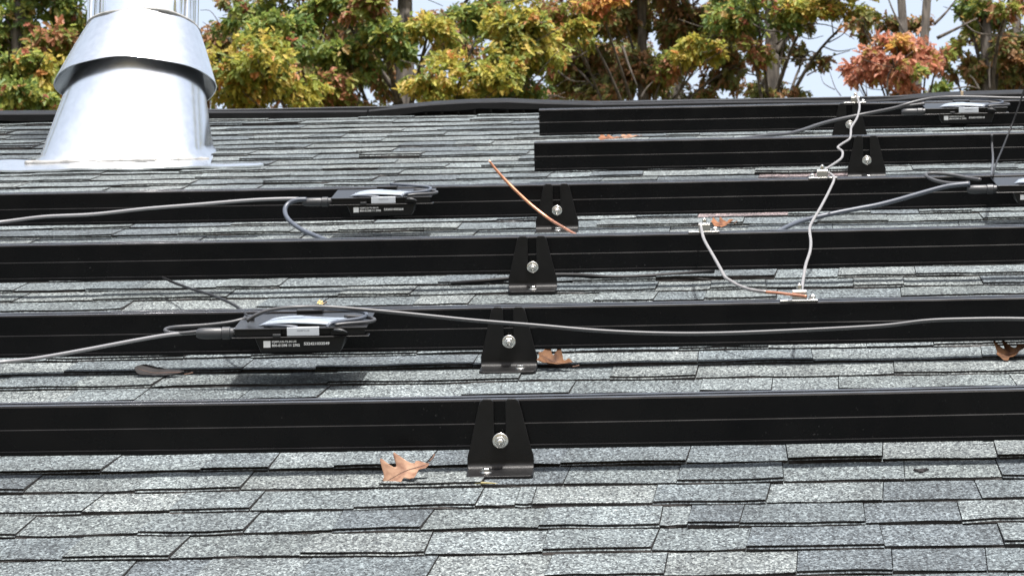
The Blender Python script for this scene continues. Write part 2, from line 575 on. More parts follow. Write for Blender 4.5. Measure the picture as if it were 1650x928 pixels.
# rank pieces by how large they show
for p in pieces:
    best = 0.0
    vis = 0; tot = 0
    for fu in (0.1, 0.3, 0.5, 0.7, 0.9):
        for fv in (0.0, 0.4, 0.8):
            q = (p['u']+p['w']*fu, p['v']+EXP*fv, 0.004)
            x, y, z = proj(q); tot += 1
            if not (0 <= x <= 1650 and 0 <= y <= 928): continue
            hid = False
            for vr, ul in zip(V_RAIL, RAIL_U0):
                if vr < q[1]:
                    d = Vector(q)-CAMV
                    tt = (vr-CAM[1])/d.y
                    nn = CAM[2]+d.z*tt
                    if RAIL_B < nn < RAIL_T and CAM[0]+d.x*tt > ul: hid = True
            if not hid: vis += 1
    x0, y0, _ = proj((p['u'], p['v'], 0)); x1, y1, z1 = proj((p['u']+p['w'], p['v']+EXP, 0))
    p['area'] = abs(x1-x0)*abs(y1-y0)*vis/tot
# the chalk-marked pinkish tabs in the gap above the fourth rail
for px, py in ((1252, 281), (1262, 347)):
    q = pn(px, py, 0.003)
    for p in pieces:
        if p['v'] <= q.y < p['v']+EXP and p['u'] <= q.x < p['u']+p['w']:
            p['tint'] = (0.130, 0.102, 0.102)
pieces.sort(key=lambda p: -p['area'])
for p in pieces[:300]:
    v, f, mi = shingle_piece(p['w'], p['sl'], p['sr'], p['t'], p['lift'])
    mesh_obj('shingle', v, f, [M['shingle'], M['edge']], house, (p['u'], p['v'], 0.0), midx=mi, tint=[(*p['tint'], 1)]*len(f))
V_, F_, I_, T_ = [], [], [], []
for p in pieces[300:]:
    v, f, mi = shingle_piece(p['w'], p['sl'], p['sr'], p['t'], p['lift'])
    o = len(V_)
    V_ += [(a+p['u'], b+p['v'], c) for a, b, c in v]; F_ += [tuple(i+o for i in q) for q in f]; I_ += mi; T_ += [(*p['tint'], 1)]*len(f)
so = mesh_obj('shingle_field', V_, F_, [M['shingle'], M['edge']], house, midx=I_, tint=T_)
so['kind'] = 'stuff'

# ridge vent: two lengths of black cap that sag and hump along the ridge -----
TOPLINE = [(-900, 181), (-300, 180), (0, 178.5), (150, 177.5), (300, 176), (450, 175), (590, 174), (600, 173), (640, 169), (700, 163), (760, 159.5), (820, 158.5), (880, 161), (960, 163), (1050, 161.5), (1150, 159.5),
           (1250, 158.5), (1380, 158), (1430, 155.5), (1500, 149.5), (1560, 147), (1650, 144.5), (1900, 143), (2600, 140)]
V_FR = 5.53


def vent_section(x0, x1, seam):
    xs = sorted(set([x0] + [x for x, _ in TOPLINE if x0 < x < x1] + list(np.linspace(x0, x1, 46)) + [x1]))
    v = []; f = []
    # section in (v, n) relative to the lip: outer skin front lip, top, far lip
    for x in xs:
        y = np.interp(x, [a for a, _ in TOPLINE], [b for _, b in TOPLINE])
        t = pv(x, y, V_FR+0.07)
        n = t.z
        u = t.x
        ws = 0.0018*math.sin(u*37)+0.001*math.sin(u*83+1)
        for (a, b) in ((0.0, n-0.026+ws), (-0.004, n-0.0235+ws), (-0.003, n-0.006), (0.004, n-0.0035), (0.07, n), (0.10, n-0.004), (0.20, n-0.10), (0.215, n-0.13), (0.205, n-0.13), (0.09, n-0.018), (0.004, n-0.020)):
            v.append((u, V_FR+a, b))
    n_ = 11
    for i in range(len(xs)-1):
        for k in range(n_):
            a, b = i*n_+k, i*n_+(k+1) % n_
            f.append((a, a+n_, b+n_, b))
    f.append(tuple(range(n_))); f.append(tuple(len(v)-n_+k for k in range(n_-1, -1, -1)))
    o = mesh_obj('ridge_vent', v, f, M['vent'], house)
    bm = Mb()
    for j in range(int((x1-x0)/26)):         # the row of little vent baffles under the lip
        x = x0+13+26*j
        y = np.interp(x, [a for a, _ in TOPLINE], [b for _, b in TOPLINE])
        t = pv(x, y, V_FR+0.07)
        bm.add(box((t.x-0.0025, V_FR+0.006, 0.002), (t.x+0.0025, V_FR+0.05, t.z-0.022)))
    bm.obj('baffle', M['plastic'], o)
    return o


vent_section(-900, 594.5, True)
vent_section(597, 2600, True)
# dark strip filling the gap under the caps
a = pv(-900, 190, V_FR+0.03); b = pv(2600, 165, V_FR+0.03)
Mb().add(box((a.x, V_FR+0.028, -0.02), (b.x, V_FR+0.06, 0.028))).obj('vent_gap_strip', M['deck'], house)
# small wooden shim showing at the right part of the cap
q = pv(1550, 151.5, V_FR-0.006)
mesh_obj('shim', *box((q.x-0.0035, V_FR-0.012, q.z-0.0075), (q.x+0.0035, V_FR-0.0045, q.z+0.0075)), M['wood'], house)


# ------------------------------------------------------------------ rails
def rail_profile():
    # (v, n): v negative faces the viewer; face split by a small ledge, lip at foot, T-slot in the top
    T, B, mid = RAIL_T, RAIL_B, (RAIL_T+RAIL_B)/2+0.001
    return [(0.0, T-0.0020), (0.0016, T), (0.013, T), (0.013, T-0.004), (0.010, T-0.004), (0.010, T-0.012), (0.026, T-0.012), (0.026, T-0.004), (0.023, T-0.004), (0.023, T), (0.035, T), (0.036, T-0.0012),
            (0.036, B), (-0.0042, B), (-0.0046, B+0.0006), (-0.0046, B+0.0052), (-0.0041, B+0.0059), (-0.0012, B+0.0062), (-0.0012, B+0.0075), (-0.0012, mid-0.0005), (-0.0004, mid+0.0005), (0.0, mid+0.0006)]


RAIL_FIT = [(2.6, -1.0), (1.0, -0.5), (2.0, -1.4), (1.8, -1.2), (0.4, 0), (0.2, 0)]
RAIL_LAB = ['long black aluminium rail nearest the camera, lowest on the roof',
            'black rail second from the bottom, carrying the large microinverter and crossed by long cable',
            'black rail third from the bottom, behind the bracket with the straps',
            'black rail fourth from the bottom, below the copper wire end',
            'shorter black rail with free left end, second from the ridge',
            'shorter black rail with free left end, closest to the ridge']
rails = []
for i, vr in enumerate(V_RAIL):
    ul = U0+1.6 if i < 4 else u_at(861 if i == 4 else 869, vr, 0.06)
    ur = U1-1.4
    pr = rail_profile(); n_ = len(pr)
    v = []; f = []
    S = 22
    cu, cc = proj((0, vr, 0.06))[2], 0
    for s in range(S+1):
        u = ul+(ur-ul)*s/S
        x = proj((u, vr, 0.06))[0]
        # slight bow along the length (millimetres)
        e = (x-825)/825
        e = max(-2.5, min(2.5, e))
        px = FPX/proj((0, vr, 0.06))[2]
        e = max(-1.3, min(1.3, e))
        dn = RAIL_FIT[i][0]*(e*e-0.35)/px*0.7
        for (a, b) in pr: v.append((u-ul, a, b+dn))
    for s in range(S):
        for k in range(n_):
            a, b = s*n_+k, s*n_+(k+1) % n_
            f.append((a, a+n_, b+n_, b))
    f.append(tuple(range(n_))); f.append(tuple(S*n_+k for k in range(n_-1, -1, -1)))
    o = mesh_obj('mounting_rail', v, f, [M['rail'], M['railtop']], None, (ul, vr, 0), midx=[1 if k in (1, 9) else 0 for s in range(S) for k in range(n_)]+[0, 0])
    tag(o, RAIL_LAB[i], 'rail', 'solar mounting rails across the roof')
    rails.append(o)


# ------------------------------------------------------------------ brackets (slotted L-feet)
def bracket_mesh():
    W, TOPW, SLOT, H, FOOT, TH, R = 0.0865, 0.051, 0.0150, 0.0905, 0.054, 0.0062, 0.0085
    # flat outline in (u, s): s runs from the foot's front edge up the plate
    sb = FOOT
    Ltot = FOOT + H - 0.3*R
    slot_bot = FOOT + 0.036
    pts = []
    c = 0.007
    pts += [(-W/2+c, 0), (W/2-c, 0), (W/2-c*0.3, c*0.3), (W/2, c)]
    pts += [(W/2, FOOT+0.012), (W/2-0.003, FOOT+0.022)]
    pts += [(TOPW/2+0.0015, Ltot-0.009), (TOPW/2-0.0008, Ltot-0.0025), (TOPW/2-0.005, Ltot)]
    pts += [(SLOT/2+0.004, Ltot), (SLOT/2+0.001, Ltot-0.002), (SLOT/2, Ltot-0.006)]
    for k in range(7):
        a = -PI*k/6
        pts.append((SLOT/2*math.cos(a), slot_bot+SLOT/2*math.sin(a)))
    pts += [(-x, s) for x, s in reversed(pts[4:12])]
    pts += [(-W/2, c), (-W/2+c*0.3, c*0.3)]
    bm = bmesh.new()
    vs = [bm.verts.new((x, s, 0)) for x, s in pts]
    bm.faces.new(vs)
    cutsv = [FOOT-R*1.0+R*1.57*k/5 for k in range(6)] + [0.02]
    for s in cutsv:
        g = bm.verts[:]+bm.edges[:]+bm.faces[:]
        bmesh.ops.bisect_plane(bm, geom=g, plane_co=(0, s, 0), plane_no=(0, 1, 0))
    bmesh.ops.triangulate(bm, faces=[f for f in bm.faces if len(f.verts) > 4])
    bm.verts.index_update()
    s0 = FOOT-R; arc = R*PI/2

    def mp(x, s, off):                   # off: distance from the camera-side / upper face
        if s <= s0: return (x, -FOOT+s, TH-off)
        if s <= s0+arc:
            a = (s-s0)/R
            cv, cn = -FOOT+s0, TH+R
            rr = R+off
            return (x, cv+rr*math.sin(a), cn-rr*math.cos(a))
        return (x, -FOOT+s0+R+off, TH+R+(s-s0-arc))
    V = [mp(v.co.x, v.co.y, 0) for v in bm.verts] + [mp(v.co.x, v.co.y, TH) for v in bm.verts]
    n = len(bm.verts)
    F = []
    for f in bm.faces:
        ids = [v.index for v in f.verts]
        F.append(tuple(ids)); F.append(tuple(i+n for i in reversed(ids)))
    for e in bm.edges:
        if e.is_boundary:
            l = e.link_loops[0]
            a, b = l.vert.index, l.link_loop_next.vert.index
            F.append((b, a, a+n, b+n))
    bm.free()
    # shift so that the plate's back sits at v = 0
    V = [(x, v-TH, z) for x, v, z in V]
    return V, F


BV, BF = bracket_mesh()


def hexpts(r, ph=0.0): return [(r*math.cos(ph+PI/3*k), r*math.sin(ph+PI/3*k)) for k in range(6)]


def hex_bolt(rw, rh, hw, hh, dome, ph=0.2):
    """flange washer, hexagon, rounded end along +z"""
    mb = Mb()
    mb.add(lathe([(rw, 0), (rw, hw*0.5), (rw*0.93, hw), (rh*1.02, hw*1.25)], 22))
    h = hexpts(rh, ph)
    v = [(x, y, hw) for x, y in h]+[(x, y, hw+hh*0.82) for x, y in h]+[(x*0.84, y*0.84, hw+hh) for x, y in h]
    f = [(k, (k+1) % 6, 6+(k+1) % 6, 6+k) for k in range(6)]+[(6+k, 6+(k+1) % 6, 12+(k+1) % 6, 12+k) for k in range(6)]+[tuple(range(12, 18))]
    mb.add((v, f))
    if dome:
        mb.add(lathe([(rh*0.62, hw+hh*0.9), (rh*0.60, hw+hh+dome*0.5), (rh*0.5, hw+hh+dome*0.8), (rh*0.2, hw+hh+dome)], 14))
    return mb


bolt_mb = hex_bolt(0.0107, 0.0076, 0.0022, 0.0062, 0.0048)
lag_mb = hex_bolt(0.0085, 0.0058, 0.0014, 0.0045, 0.0)
BR_X = [(806, 0.0, -0.018), (820, 0.0, 0.018), (858, 0.0, 0.001), (897.5, 0.0, 0.002), (1397, 0.0, 0.002), (1369.5, 0.0, 0.0)]
BR_LAB = ['largest black slotted bracket, nearest the camera on the lowest rail', 'black slotted bracket crossed by the long cable, beside a curled brown leaf',
          'black slotted bracket on the third rail with strap on both sides', 'black slotted bracket crossed by the copper wire',
          'black slotted bracket right of the kinked grey wire, second rail from ridge', 'black slotted bracket on the uppermost rail, behind the kinked grey wire']
proto_bolt = proto_lag = proto_plate = None
for i, (px, tw, lx) in enumerate(BR_X):
    vr = V_RAIL[i]-0.0048
    u = u_at(px, vr-0.02, 0.01)
    t = thing('mounting_bracket', BR_LAB[i], 'bracket', (u, vr, 0.0022), 'slotted brackets holding the rails')
    if i == 0:
        plate = mesh_obj('plate', BV, BF, M['bracket'], t); bevel(plate, 0.0011, 2, 40)
        bolt = bolt_mb.obj('bolt', M['steel'], t); bolt.rotation_euler = (PI/2, 0, 0); bevel(bolt, 0.0005, 2, 40)
        lag = lag_mb.obj('lag_screw', M['steel'], t); bevel(lag, 0.0004, 2, 40)
    else:
        plate = proto_plate.copy(); bolt = proto_bolt.copy(); lag = proto_lag.copy()
        for c in (plate, bolt, lag): COL.objects.link(c); c.parent = t
    if i == 0: proto_plate, proto_bolt, proto_lag = plate, bolt, lag
    bolt.location = (0.0005, -0.0064, 0.0430); bolt.rotation_euler = (PI/2, 0.35*i, 0)
    lag.location = (lx, -0.032+0.003*(i % 2), 0.0062); lag.rotation_euler = (0.0, 0.0, 0.5*i)
    t.rotation_euler.rotate_axis('Z', RAD((0.6, -1.2, 0.9, -0.8, 1.3, -0.5)[i]))
    bolt.location.z += (0.0, 0.0012, -0.001, 0.0006, -0.0008, 0.0015)[i]
    sh = tube([(0.0, -0.006, 0.0430), (0, 0.012, 0.0430)], 0.0042, 8, 2)
    mesh_obj('bolt_shank', *sh, M['steel'], t)
# yellow sealant squeezed out in front of the nearest bracket
q = pn(783, 777, 0.007)
sv, sf = tube([q+Vector((-0.022, 0, -0.002)), q+Vector((-0.01, -0.004, 0)), q+Vector((0.006, -0.002, -0.001)), q+Vector((0.018, 0.001, -0.0025))], [0.0008, 0.0022, 0.0016, 0.0006], 6, 4)
o = mesh_obj('sealant_bead', [p-q for p in sv], sf, M['sealyellow'], None, q, smooth=True)
tag(o, 'yellow sealant bead in front of the nearest bracket foot', 'sealant')


# ------------------------------------------------------------------ microinverters
def rbox(x0, x1, y0, y1, z0, z1, taper=0.0):
    v = [(x0+taper, y0, z0), (x1-taper, y0, z0), (x1-taper, y1, z0), (x0+taper, y1, z0), (x0, y0, z1), (x1, y0, z1), (x1, y1, z1), (x0, y1, z1)]
    return v, box((0, 0, 0), (1, 1, 1))[1]


def text_mesh(txt, size, sx=1.0):
    cu = bpy.data.curves.new('print', 'FONT'); cu.body = txt; cu.size = size; cu.resolution_u = 2
    cu.offset = size*0.03
    o = bpy.data.objects.new('print', cu); COL.objects.link(o)
    bpy.context.view_layer.update()
    dg = bpy.context.evaluated_depsgraph_get()
    me = bpy.data.meshes.new_from_object(o.evaluated_get(dg))
    vs = [(v.co.x*sx, 0.0, v.co.y) for v in me.vertices]
    fs = [tuple(p.vertices) for p in me.polygons]
    bpy.data.objects.remove(o); bpy.data.curves.remove(cu); bpy.data.meshes.remove(me)
    return vs, fs


def fit_text(txt, size, width):
    v, f = text_mesh(txt, size)
    w = max(p[0] for p in v)
    return [(p[0]*width/w, p[1], p[2]) for p in v], f


def inverter(u, rail, label, serial, plug=True, name='microinverter', dz=0.0):
    vf = V_RAIL[rail]-0.172
    t = thing(name, label, 'inverter', (u, vf, 0.084+dz), 'microinverters clipped on the rails')
    # lower body with tapered ends, print on its near face
    b = mesh_obj('body', *rbox(-0.069, 0.069, 0.003, 0.150, -0.025, -0.0005, 0.009), M['plastic'], t); bevel(b, 0.0022, 2)
    # front lip and top flange
    mb = Mb(); mb.add(rbox(-0.100, 0.100, 0.0, 0.160, 0.0095, 0.0120)); mb.add(rbox(-0.098, -0.028, 0.0016, 0.004, 0.0, 0.0096)); mb.add(rbox(0.046, 0.097, 0.0016, 0.004, 0.0, 0.0096))
    mb.add(rbox(-0.028, 0.046, 0.006, 0.009, 0.0, 0.0096))
    fl = mb.obj('flange', M['plastic'], t); bevel(fl, 0.0008, 2)
    sh = mesh_obj('shelf', *rbox(-0.103, 0.103, -0.0022, 0.020, -0.0024, -0.0003), M['plastic'], t); bevel(sh, 0.0010, 1)
    # swelled cover, paled by painted sky reflection, lying on the flange towards the rail
    gv, gf = [], []
    nx, ny = 14, 6
    for j in range(ny+1):
        for i in range(nx+1):
            a, c = i/nx, j/ny
            x = -0.066+0.132*a + (0.018*c if a < 0.5 else -0.004*c)
            y = 0.03+0.085*c - 0.012*a
            z = 0.0125 + 0.011*math.sin(PI*min(1, a*1.06))**0.55*math.sin(PI*min(1.0, 0.12+c*0.9))**0.7*(1.0-0.55*a)
            gv.append((x, y, z))
    for j in range(ny):
        for i in range(nx):
            k = j*(nx+1)+i; gf.append((k, k+1, k+nx+2, k+nx+1))
    cv = mesh_obj('cover', gv, gf, M['cover'], t, smooth=True)
    so_ = cv.modifiers.new('thickness', 'SOLIDIFY'); so_.thickness = 0.002
    # dc leads lying on top at the right and a little clip
    tube_obj('lead', [(0.040, 0.006, 0.011), (0.046, 0.012, 0.0165), (0.060, 0.03, 0.017), (0.085, 0.05, 0.0175), (0.094, 0.075, 0.019), (0.085, 0.10, 0.021), (0.05, 0.11, 0.024), (0.01, 0.12, 0.026)], 0.0029, M['cable_blue'], t)
    tube_obj('lead', [(0.052, 0.008, 0.0145), (0.07, 0.014, 0.0155), (0.098, 0.03, 0.015), (0.108, 0.05, 0.015), (0.098, 0.07, 0.016), (0.06, 0.08, 0.0175)], 0.0027, M['cable'], t)
    tube_obj('lead', [(-0.055, 0.02, 0.0135), (-0.04, 0.01, 0.0150), (-0.02, 0.004, 0.0145), (-0.004, 0.006, 0.0125)], 0.0024, M['cable_blue'], t)
    cl = mesh_obj('clip', *rbox(-0.041, -0.029, -0.0022, 0.001, -0.0001, 0.0035), M['plug'], t); bevel(cl, 0.0006)
    tube_obj('latch', [(0.051, -0.0004, 0.0085), (0.058, -0.0022, 0.0082), (0.065, -0.0024, 0.0072), (0.071, -0.001, 0.0042)], [0.0016, 0.0026, 0.0018, 0.001], M['plug'], t, 8, 4)
    # white label on the near face of the lip
    lb = mesh_obj('label', *rbox(-0.0195, 0.0285, -0.0006, 0.0058, 0.0005, 0.0128), M['label'], t); bevel(lb, 0.0003)
    lt = text_mesh('MC4 CONN', 0.003)
    lw = fit_text('IQ8PLUS', 0.0030, 0.019)
    mesh_obj('print', [(p[0], p[1], p[2]) for p in lw[0]], lw[1], M['ink'], lb, (-0.0045, -0.0009, 0.0072))
    # pale print on the body: model line, part number, serial
    q = mesh_obj('sticker', *rbox(0, 0.0105, 0, 0.0008, 0, 0.0100), M['print'], b, (-0.0555, 0.0024, -0.0170))
    for s, x, z, size, wd in (('IQ8PLUS-72-M-US', -0.0430, -0.0098, 0.0040, 0.0370), ('800-01398 11 2702', -0.0430, -0.0158, 0.0052, 0.0420), (serial, 0.0050, -0.0140, 0.0058, 0.0385)):
        lw = fit_text(s, size, wd)
        mesh_obj('print', lw[0], lw[1], M['print'], b, (x, 0.0024, z))
    if plug:
        # grey plug screwed into the left end
        mb = Mb()
        prof = [(0.0052, 0.0), (0.0078, 0.004), (0.0086, 0.014), (0.0086, 0.036), (0.0078, 0.0385), (0.0095, 0.0395), (0.0095, 0.0505), (0.0080, 0.052), (0.0080, 0.060)]
        v, f = lathe(prof, 18)
        pg = mesh_obj('plug', [(z-0.158, 0.020+y, 0.0035+x) for x, y, z in v], f, M['plug'], t, smooth=True); 
        pg.modifiers.new('edge', 'EDGE_SPLIT').split_angle = RAD(40)
    # stub hook to the rail
    hk = mesh_obj('rail_hook', *rbox(-0.020, 0.020, 0.155, 0.190, 0.012, 0.0175), M['bracket'], t); bevel(hk, 0.001)
    return t


def inv_u(px, rail): return u_at(px, V_RAIL[rail]-0.172, 0.07)


iv = [inverter(inv_u(484, 1), 1, 'largest black microinverter with cable loops, on the second rail from the bottom', '532421033549'),
      inverter(inv_u(614.5, 3), 3, 'black microinverter left of the copper wire, on the fourth rail', '532421033264'),
      inverter(inv_u(1558, 5), 5, 'small black microinverter below the ridge, right of the kinked grey wire', '532421033518'),
      inverter(inv_u(1690, 3), 3, 'black microinverter cut off by the right edge of the picture', '532421033527')]


# ------------------------------------------------------------------ cables
def cable(name, pts, r, m, label, cat='cable', grp=None, seg=10, n=6, **kw):
    o = tube_obj(name, pts, r, M[m], None, seg, n, **kw)
    tag(o, label, cat, grp)
    return o


vi = [V_RAIL[1]-0.152, V_RAIL[3]-0.152, V_RAIL[5]-0.152]
cable('trunk_cable', [pv(-420, 640, 0.60), pv(-200, 605, 0.64), pv(-60, 590, 0.68), pv(0, 583.5, vi[0]), pv(60, 577, vi[0]), pv(140, 563, vi[0]), pv(220, 548, vi[0]), pv(275, 539, vi[0]), pv(326, 535, vi[0])], 0.0029, 'cable_pale',
      'grey-black cable running from the largest inverter to the left edge')
cable('cable_loop', [pv(326, 533.5, vi[0]-0.001), pv(290, 537, vi[0]), pv(270, 535, vi[0]+0.01), pv(267, 530.5, vi[0]+0.02), pv(283, 527, vi[0]+0.04), pv(330, 524, vi[0]+0.06), pv(370, 519.5, vi[0]+0.08), pv(396, 513.5, vi[0]+0.09), pv(408, 514, vi[0]+0.07)], 0.0028, 'cable',
      'short folded cable loop left of the largest inverter plug')
cable('lead_wire', [pv(250, 442, V_RAIL[2]+0.05), pv(283, 456.5, 1.70), pv(310, 466, 1.50), pv(345, 477, 1.25), pv(378, 492, 1.0), pv(397, 508, 0.86), pv(404, 516, 0.80)], 0.0024, 'cable_dark',
      'thin black wire dropping from third rail to the largest inverter')
vc = V_RAIL[1]-0.105
cable('trunk_cable', [pv(398, 517, vi[0]+0.03), pv(412, 508, vi[0]+0.03), pv(436, 499.5, vi[0]+0.03), pv(480, 495, vi[0]+0.03), pv(540, 495.5, vc), pv(640, 504, vc), pv(760, 516, vc), pv(860, 524, vc), pv(960, 532.5, vc), pv(1060, 537, vc), pv(1160, 537, vc), pv(1300, 531.5, vc), pv(1420, 525, vc),
      pv(1490, 517, vc), pv(1550, 514.5, vc), pv(1650, 514, vc), pv(1850, 521, vc), pv(2100, 540, vc)], 0.0030, 'cable', 'long grey-black cable sweeping right from the largest inverter across second rail')
cable('trunk_cable', [pv(-300, 392, 2.40), pv(-120, 370, 2.48), pv(0, 358, vi[1]), pv(70, 349.5, vi[1]), pv(150, 345.5, vi[1]), pv(235, 336.5, vi[1]), pv(310, 330.5, vi[1]), pv(400, 323, vi[1]), pv(460, 320.5, vi[1]), pv(492, 321, vi[1])], 0.0034, 'cable_pale',
      'thick pale-lit cable from the fourth-rail inverter to the left edge')
cable('branch_cable', [pv(494, 321.5, vi[1]-0.004), pv(478, 322.5, vi[1]-0.006), pv(464, 329, vi[1]-0.01), pv(459, 340, vi[1]-0.03), pv(465, 354, vi[1]-0.08), pv(484, 369, vi[1]-0.16), pv(508, 380, vi[1]-0.24), pv(535, 390, vi[1]-0.31), pv(570, 397, vi[1]-0.36)], 0.0046, 'cable_blue',
      'slate blue cable curling down from plug of the fourth-rail inverter')
cable('copper_wire', [pv(788, 259, 2.60), pv(798, 272, 2.60), pv(812, 288, 2.60), pv(835, 311, 2.59), pv(858, 332, 2.58), pv(884, 352, 2.56), pv(905, 365, 2.50), pv(926, 377, 2.42), pv(950, 388, 2.36)], [0.0020, 0.0029, 0.0029, 0.0029, 0.0026], 'copper',
      'bare copper wire end rising across the fourth-rail bracket', 'wire')
vk = V_RAIL[5]-0.15
cable('trunk_cable', [pv(1180, 226, 3.90), pv(1230, 219, 4.0), pv(1278, 214, 4.15), pv(1329, 198, 4.30), pv(1381, 186.5, vk), pv(1439, 175, vk), pv(1462, 168, vk), pv(1492, 160.5, vk+0.02), pv(1523, 157, vk+0.05), pv(1572, 157, vk+0.06), pv(1620, 158.5, vk+0.06), pv(1700, 160, vk+0.05), pv(1900, 168, vk)], 0.0042, 'cable',
      'grey-black cable arching over the small inverter below the ridge')
cable('branch_cable', [pv(1447, 173.5, vk-0.002), pv(1462, 171, vk), pv(1478, 169, vk), pv(1490, 167.5, vk)], 0.0036, 'cable', 'short cable stub at plug of the small inverter below ridge')
v4 = V_RAIL[3]-0.155
cable('branch_cable', [pv(1563, 296.5, v4), pv(1540, 298.5, v4), pv(1519, 302, v4), pv(1479, 313, v4-0.005), pv(1444, 323, v4-0.01), pv(1412, 331, v4-0.015), pv(1385, 336, v4-0.02), pv(1344, 344, v4-0.03), pv(1304, 353, v4-0.05), pv(1280, 360.5, v4-0.08), pv(1258, 371, v4-0.12), pv(1235, 384, v4-0.16)], 0.0046, 'cable_blue',
      'slate blue cable slanting down left from the inverter at the right edge')
cable('cable_loop', [pv(1562, 295, v4), pv(1535, 296, v4+0.01), pv(1512, 292.5, v4+0.03), pv(1497, 287, v4+0.05), pv(1492, 281.5, v4+0.07), pv(1503, 279.5, v4+0.08), pv(1530, 281.5, v4+0.07), pv(1560, 287, v4+0.05), pv(1580, 290, v4+0.03)], 0.0036, 'cable',
      'narrow cable loop at the plug near the right edge')
cable('lead_wire', [pv(1598, 217, V_RAIL[4]-0.015), pv(1598.5, 235, V_RAIL[4]-0.02), pv(1600, 255, V_RAIL[4]-0.20), pv(1599, 272, 2.95), pv(1598, 284, 2.66)], 0.0026, 'cable', 'short upright grey wire at right, in front of second rail from ridge')
cable('lead_wire', [pv(1662, 110, 3.56), pv(1648, 152, 3.55), pv(1638, 182, 3.54), pv(1627, 210, 3.52), pv(1616, 238, 3.42), pv(1607, 259, 3.15), pv(1601, 277, 2.75), pv(1598, 285, 2.62)], 0.0021, 'cable_dark', 'thin black wire slanting up at the right edge above inverter')
# cable lying under the third rail
cable('strap_cable', [pn(728, 457, 0.006), pn(770, 454, 0.012), pn(820, 449.5, 0.015), pn(880, 444, 0.014), pn(930, 443.5, 0.012), pn(985, 447, 0.009), pn(1040, 445.5, 0.009), pn(1095, 441.5, 0.010), pn(1150, 436.5, 0.010)], 0.0042, 'cable_dark',
      'black cable lying on shingles along the foot of the third-rail bracket')
# grounding wires (grey) between lugs
NW = 0.110
gw = cable('ground_wire', [pn(1380, 150, NW+0.012), pn(1381, 156, NW+0.006), pn(1385, 171, NW), pn(1381, 190, NW), pn(1372, 205, NW), pn(1371, 214, NW), pn(1369, 224, NW), pn(1357, 232, NW), pn(1350, 238, NW), pn(1357, 244, NW), pn(1357.5, 251, NW), pn(1354, 257, NW), pn(1342, 265.5, NW), pn(1329, 274, NW), pn(1322, 279, NW-0.002)], 0.0026, 'wire',
      'kinked grey ground wire dropping from the ridge-side rail to the fourth rail', 'wire', n=5)
cable('ground_wire', [pn(1321, 276, NW), pn(1331, 277.5, NW), pn(1340, 281.5, NW), pn(1344, 289, NW), pn(1337, 306, NW), pn(1323, 333, NW), pn(1309, 357, NW), pn(1304.5, 369, NW), pn(1306.5, 390, NW), pn(1305, 406, NW), pn(1298.5, 426, NW), pn(1295, 446, NW), pn(1292, 466, NW), pn(1291, 474, NW-0.002)], 0.0026, 'wire',
      'grey ground wire hanging from fourth rail over third to the second', 'wire', n=5)
g2 = cable('ground_wire', [pn(1129, 360, NW), pn(1130.5, 371, NW), pn(1135, 387, NW), pn(1148, 410, NW), pn(1161, 433, NW), pn(1168, 446, NW), pn(1178, 453, NW), pn(1190, 460, NW), pn(1210, 467, NW), pn(1235, 470.5, NW)], 0.0027, 'wire',
           'grey ground wire with bare copper end, curving from third rail to second', 'wire', n=5)
off = pn(1129, 360, NW)
tube_ = tube([p-off for p in (pn(1232, 470.2, NW), pn(1257, 472.5, NW), pn(1290, 476.5, NW), pn(1299, 477.5, NW))], 0.0024, 8, 5)
mesh_obj('bare_end', *tube_, M['copper'], g2, smooth=True)


def lug(px, py, rail, label, flip=1, sc=1.0):
    q = pv(px, py, V_RAIL[rail]+0.012)
    t = thing('ground_lug', label, 'ground lug', (q.x, V_RAIL[rail]+0.010, RAIL_T+0.0005), 'ground lugs bolted on the rails')
    t.scale = (flip*sc, sc, sc)
    mb = Mb(); mb.add(box((-0.030, -0.010, 0), (0.028, 0.008, 0.0028)))
    o = mb.obj('base_tab', M['tin'], t); bevel(o, 0.0008)
    mb = Mb(); mb.add(box((-0.011, -0.009, 0.0028), (0.011, -0.0058, 0.016))); mb.add(box((-0.011, 0.0050, 0.0028), (0.011, 0.0082, 0.0150))); mb.add(box((-0.011, -0.0058, 0.0135), (0.011, 0.0050, 0.0172)))
    o = mb.obj('saddle', M['tin'], t); bevel(o, 0.0008)
    o = hex_bolt(0.0052, 0.0046, 0.001, 0.0075, 0.0025).obj('set_screw', M['steel'], t, (0.0, -0.001, 0.0168)); bevel(o, 0.0004)
    o = hex_bolt(0.0072, 0.0056, 0.0012, 0.0045, 0.002).obj('clamp_bolt', M['steel'], t, (0.020, 0.0, 0.0026)); bevel(o, 0.0004)
    return t


lug(1288, 480, 1, 'silver ground lug on the second rail where copper wire ends', 1)
lug(1135, 366, 2, 'silver ground lug on the third rail beside an orange leaf', 1, 0.95)
lug(1325, 283, 3, 'silver ground lug on the fourth rail joining two grey wires', -1)
lug(1378, 164, 5, 'silver ground lug on the uppermost rail, at ridge', 1, 0.95)


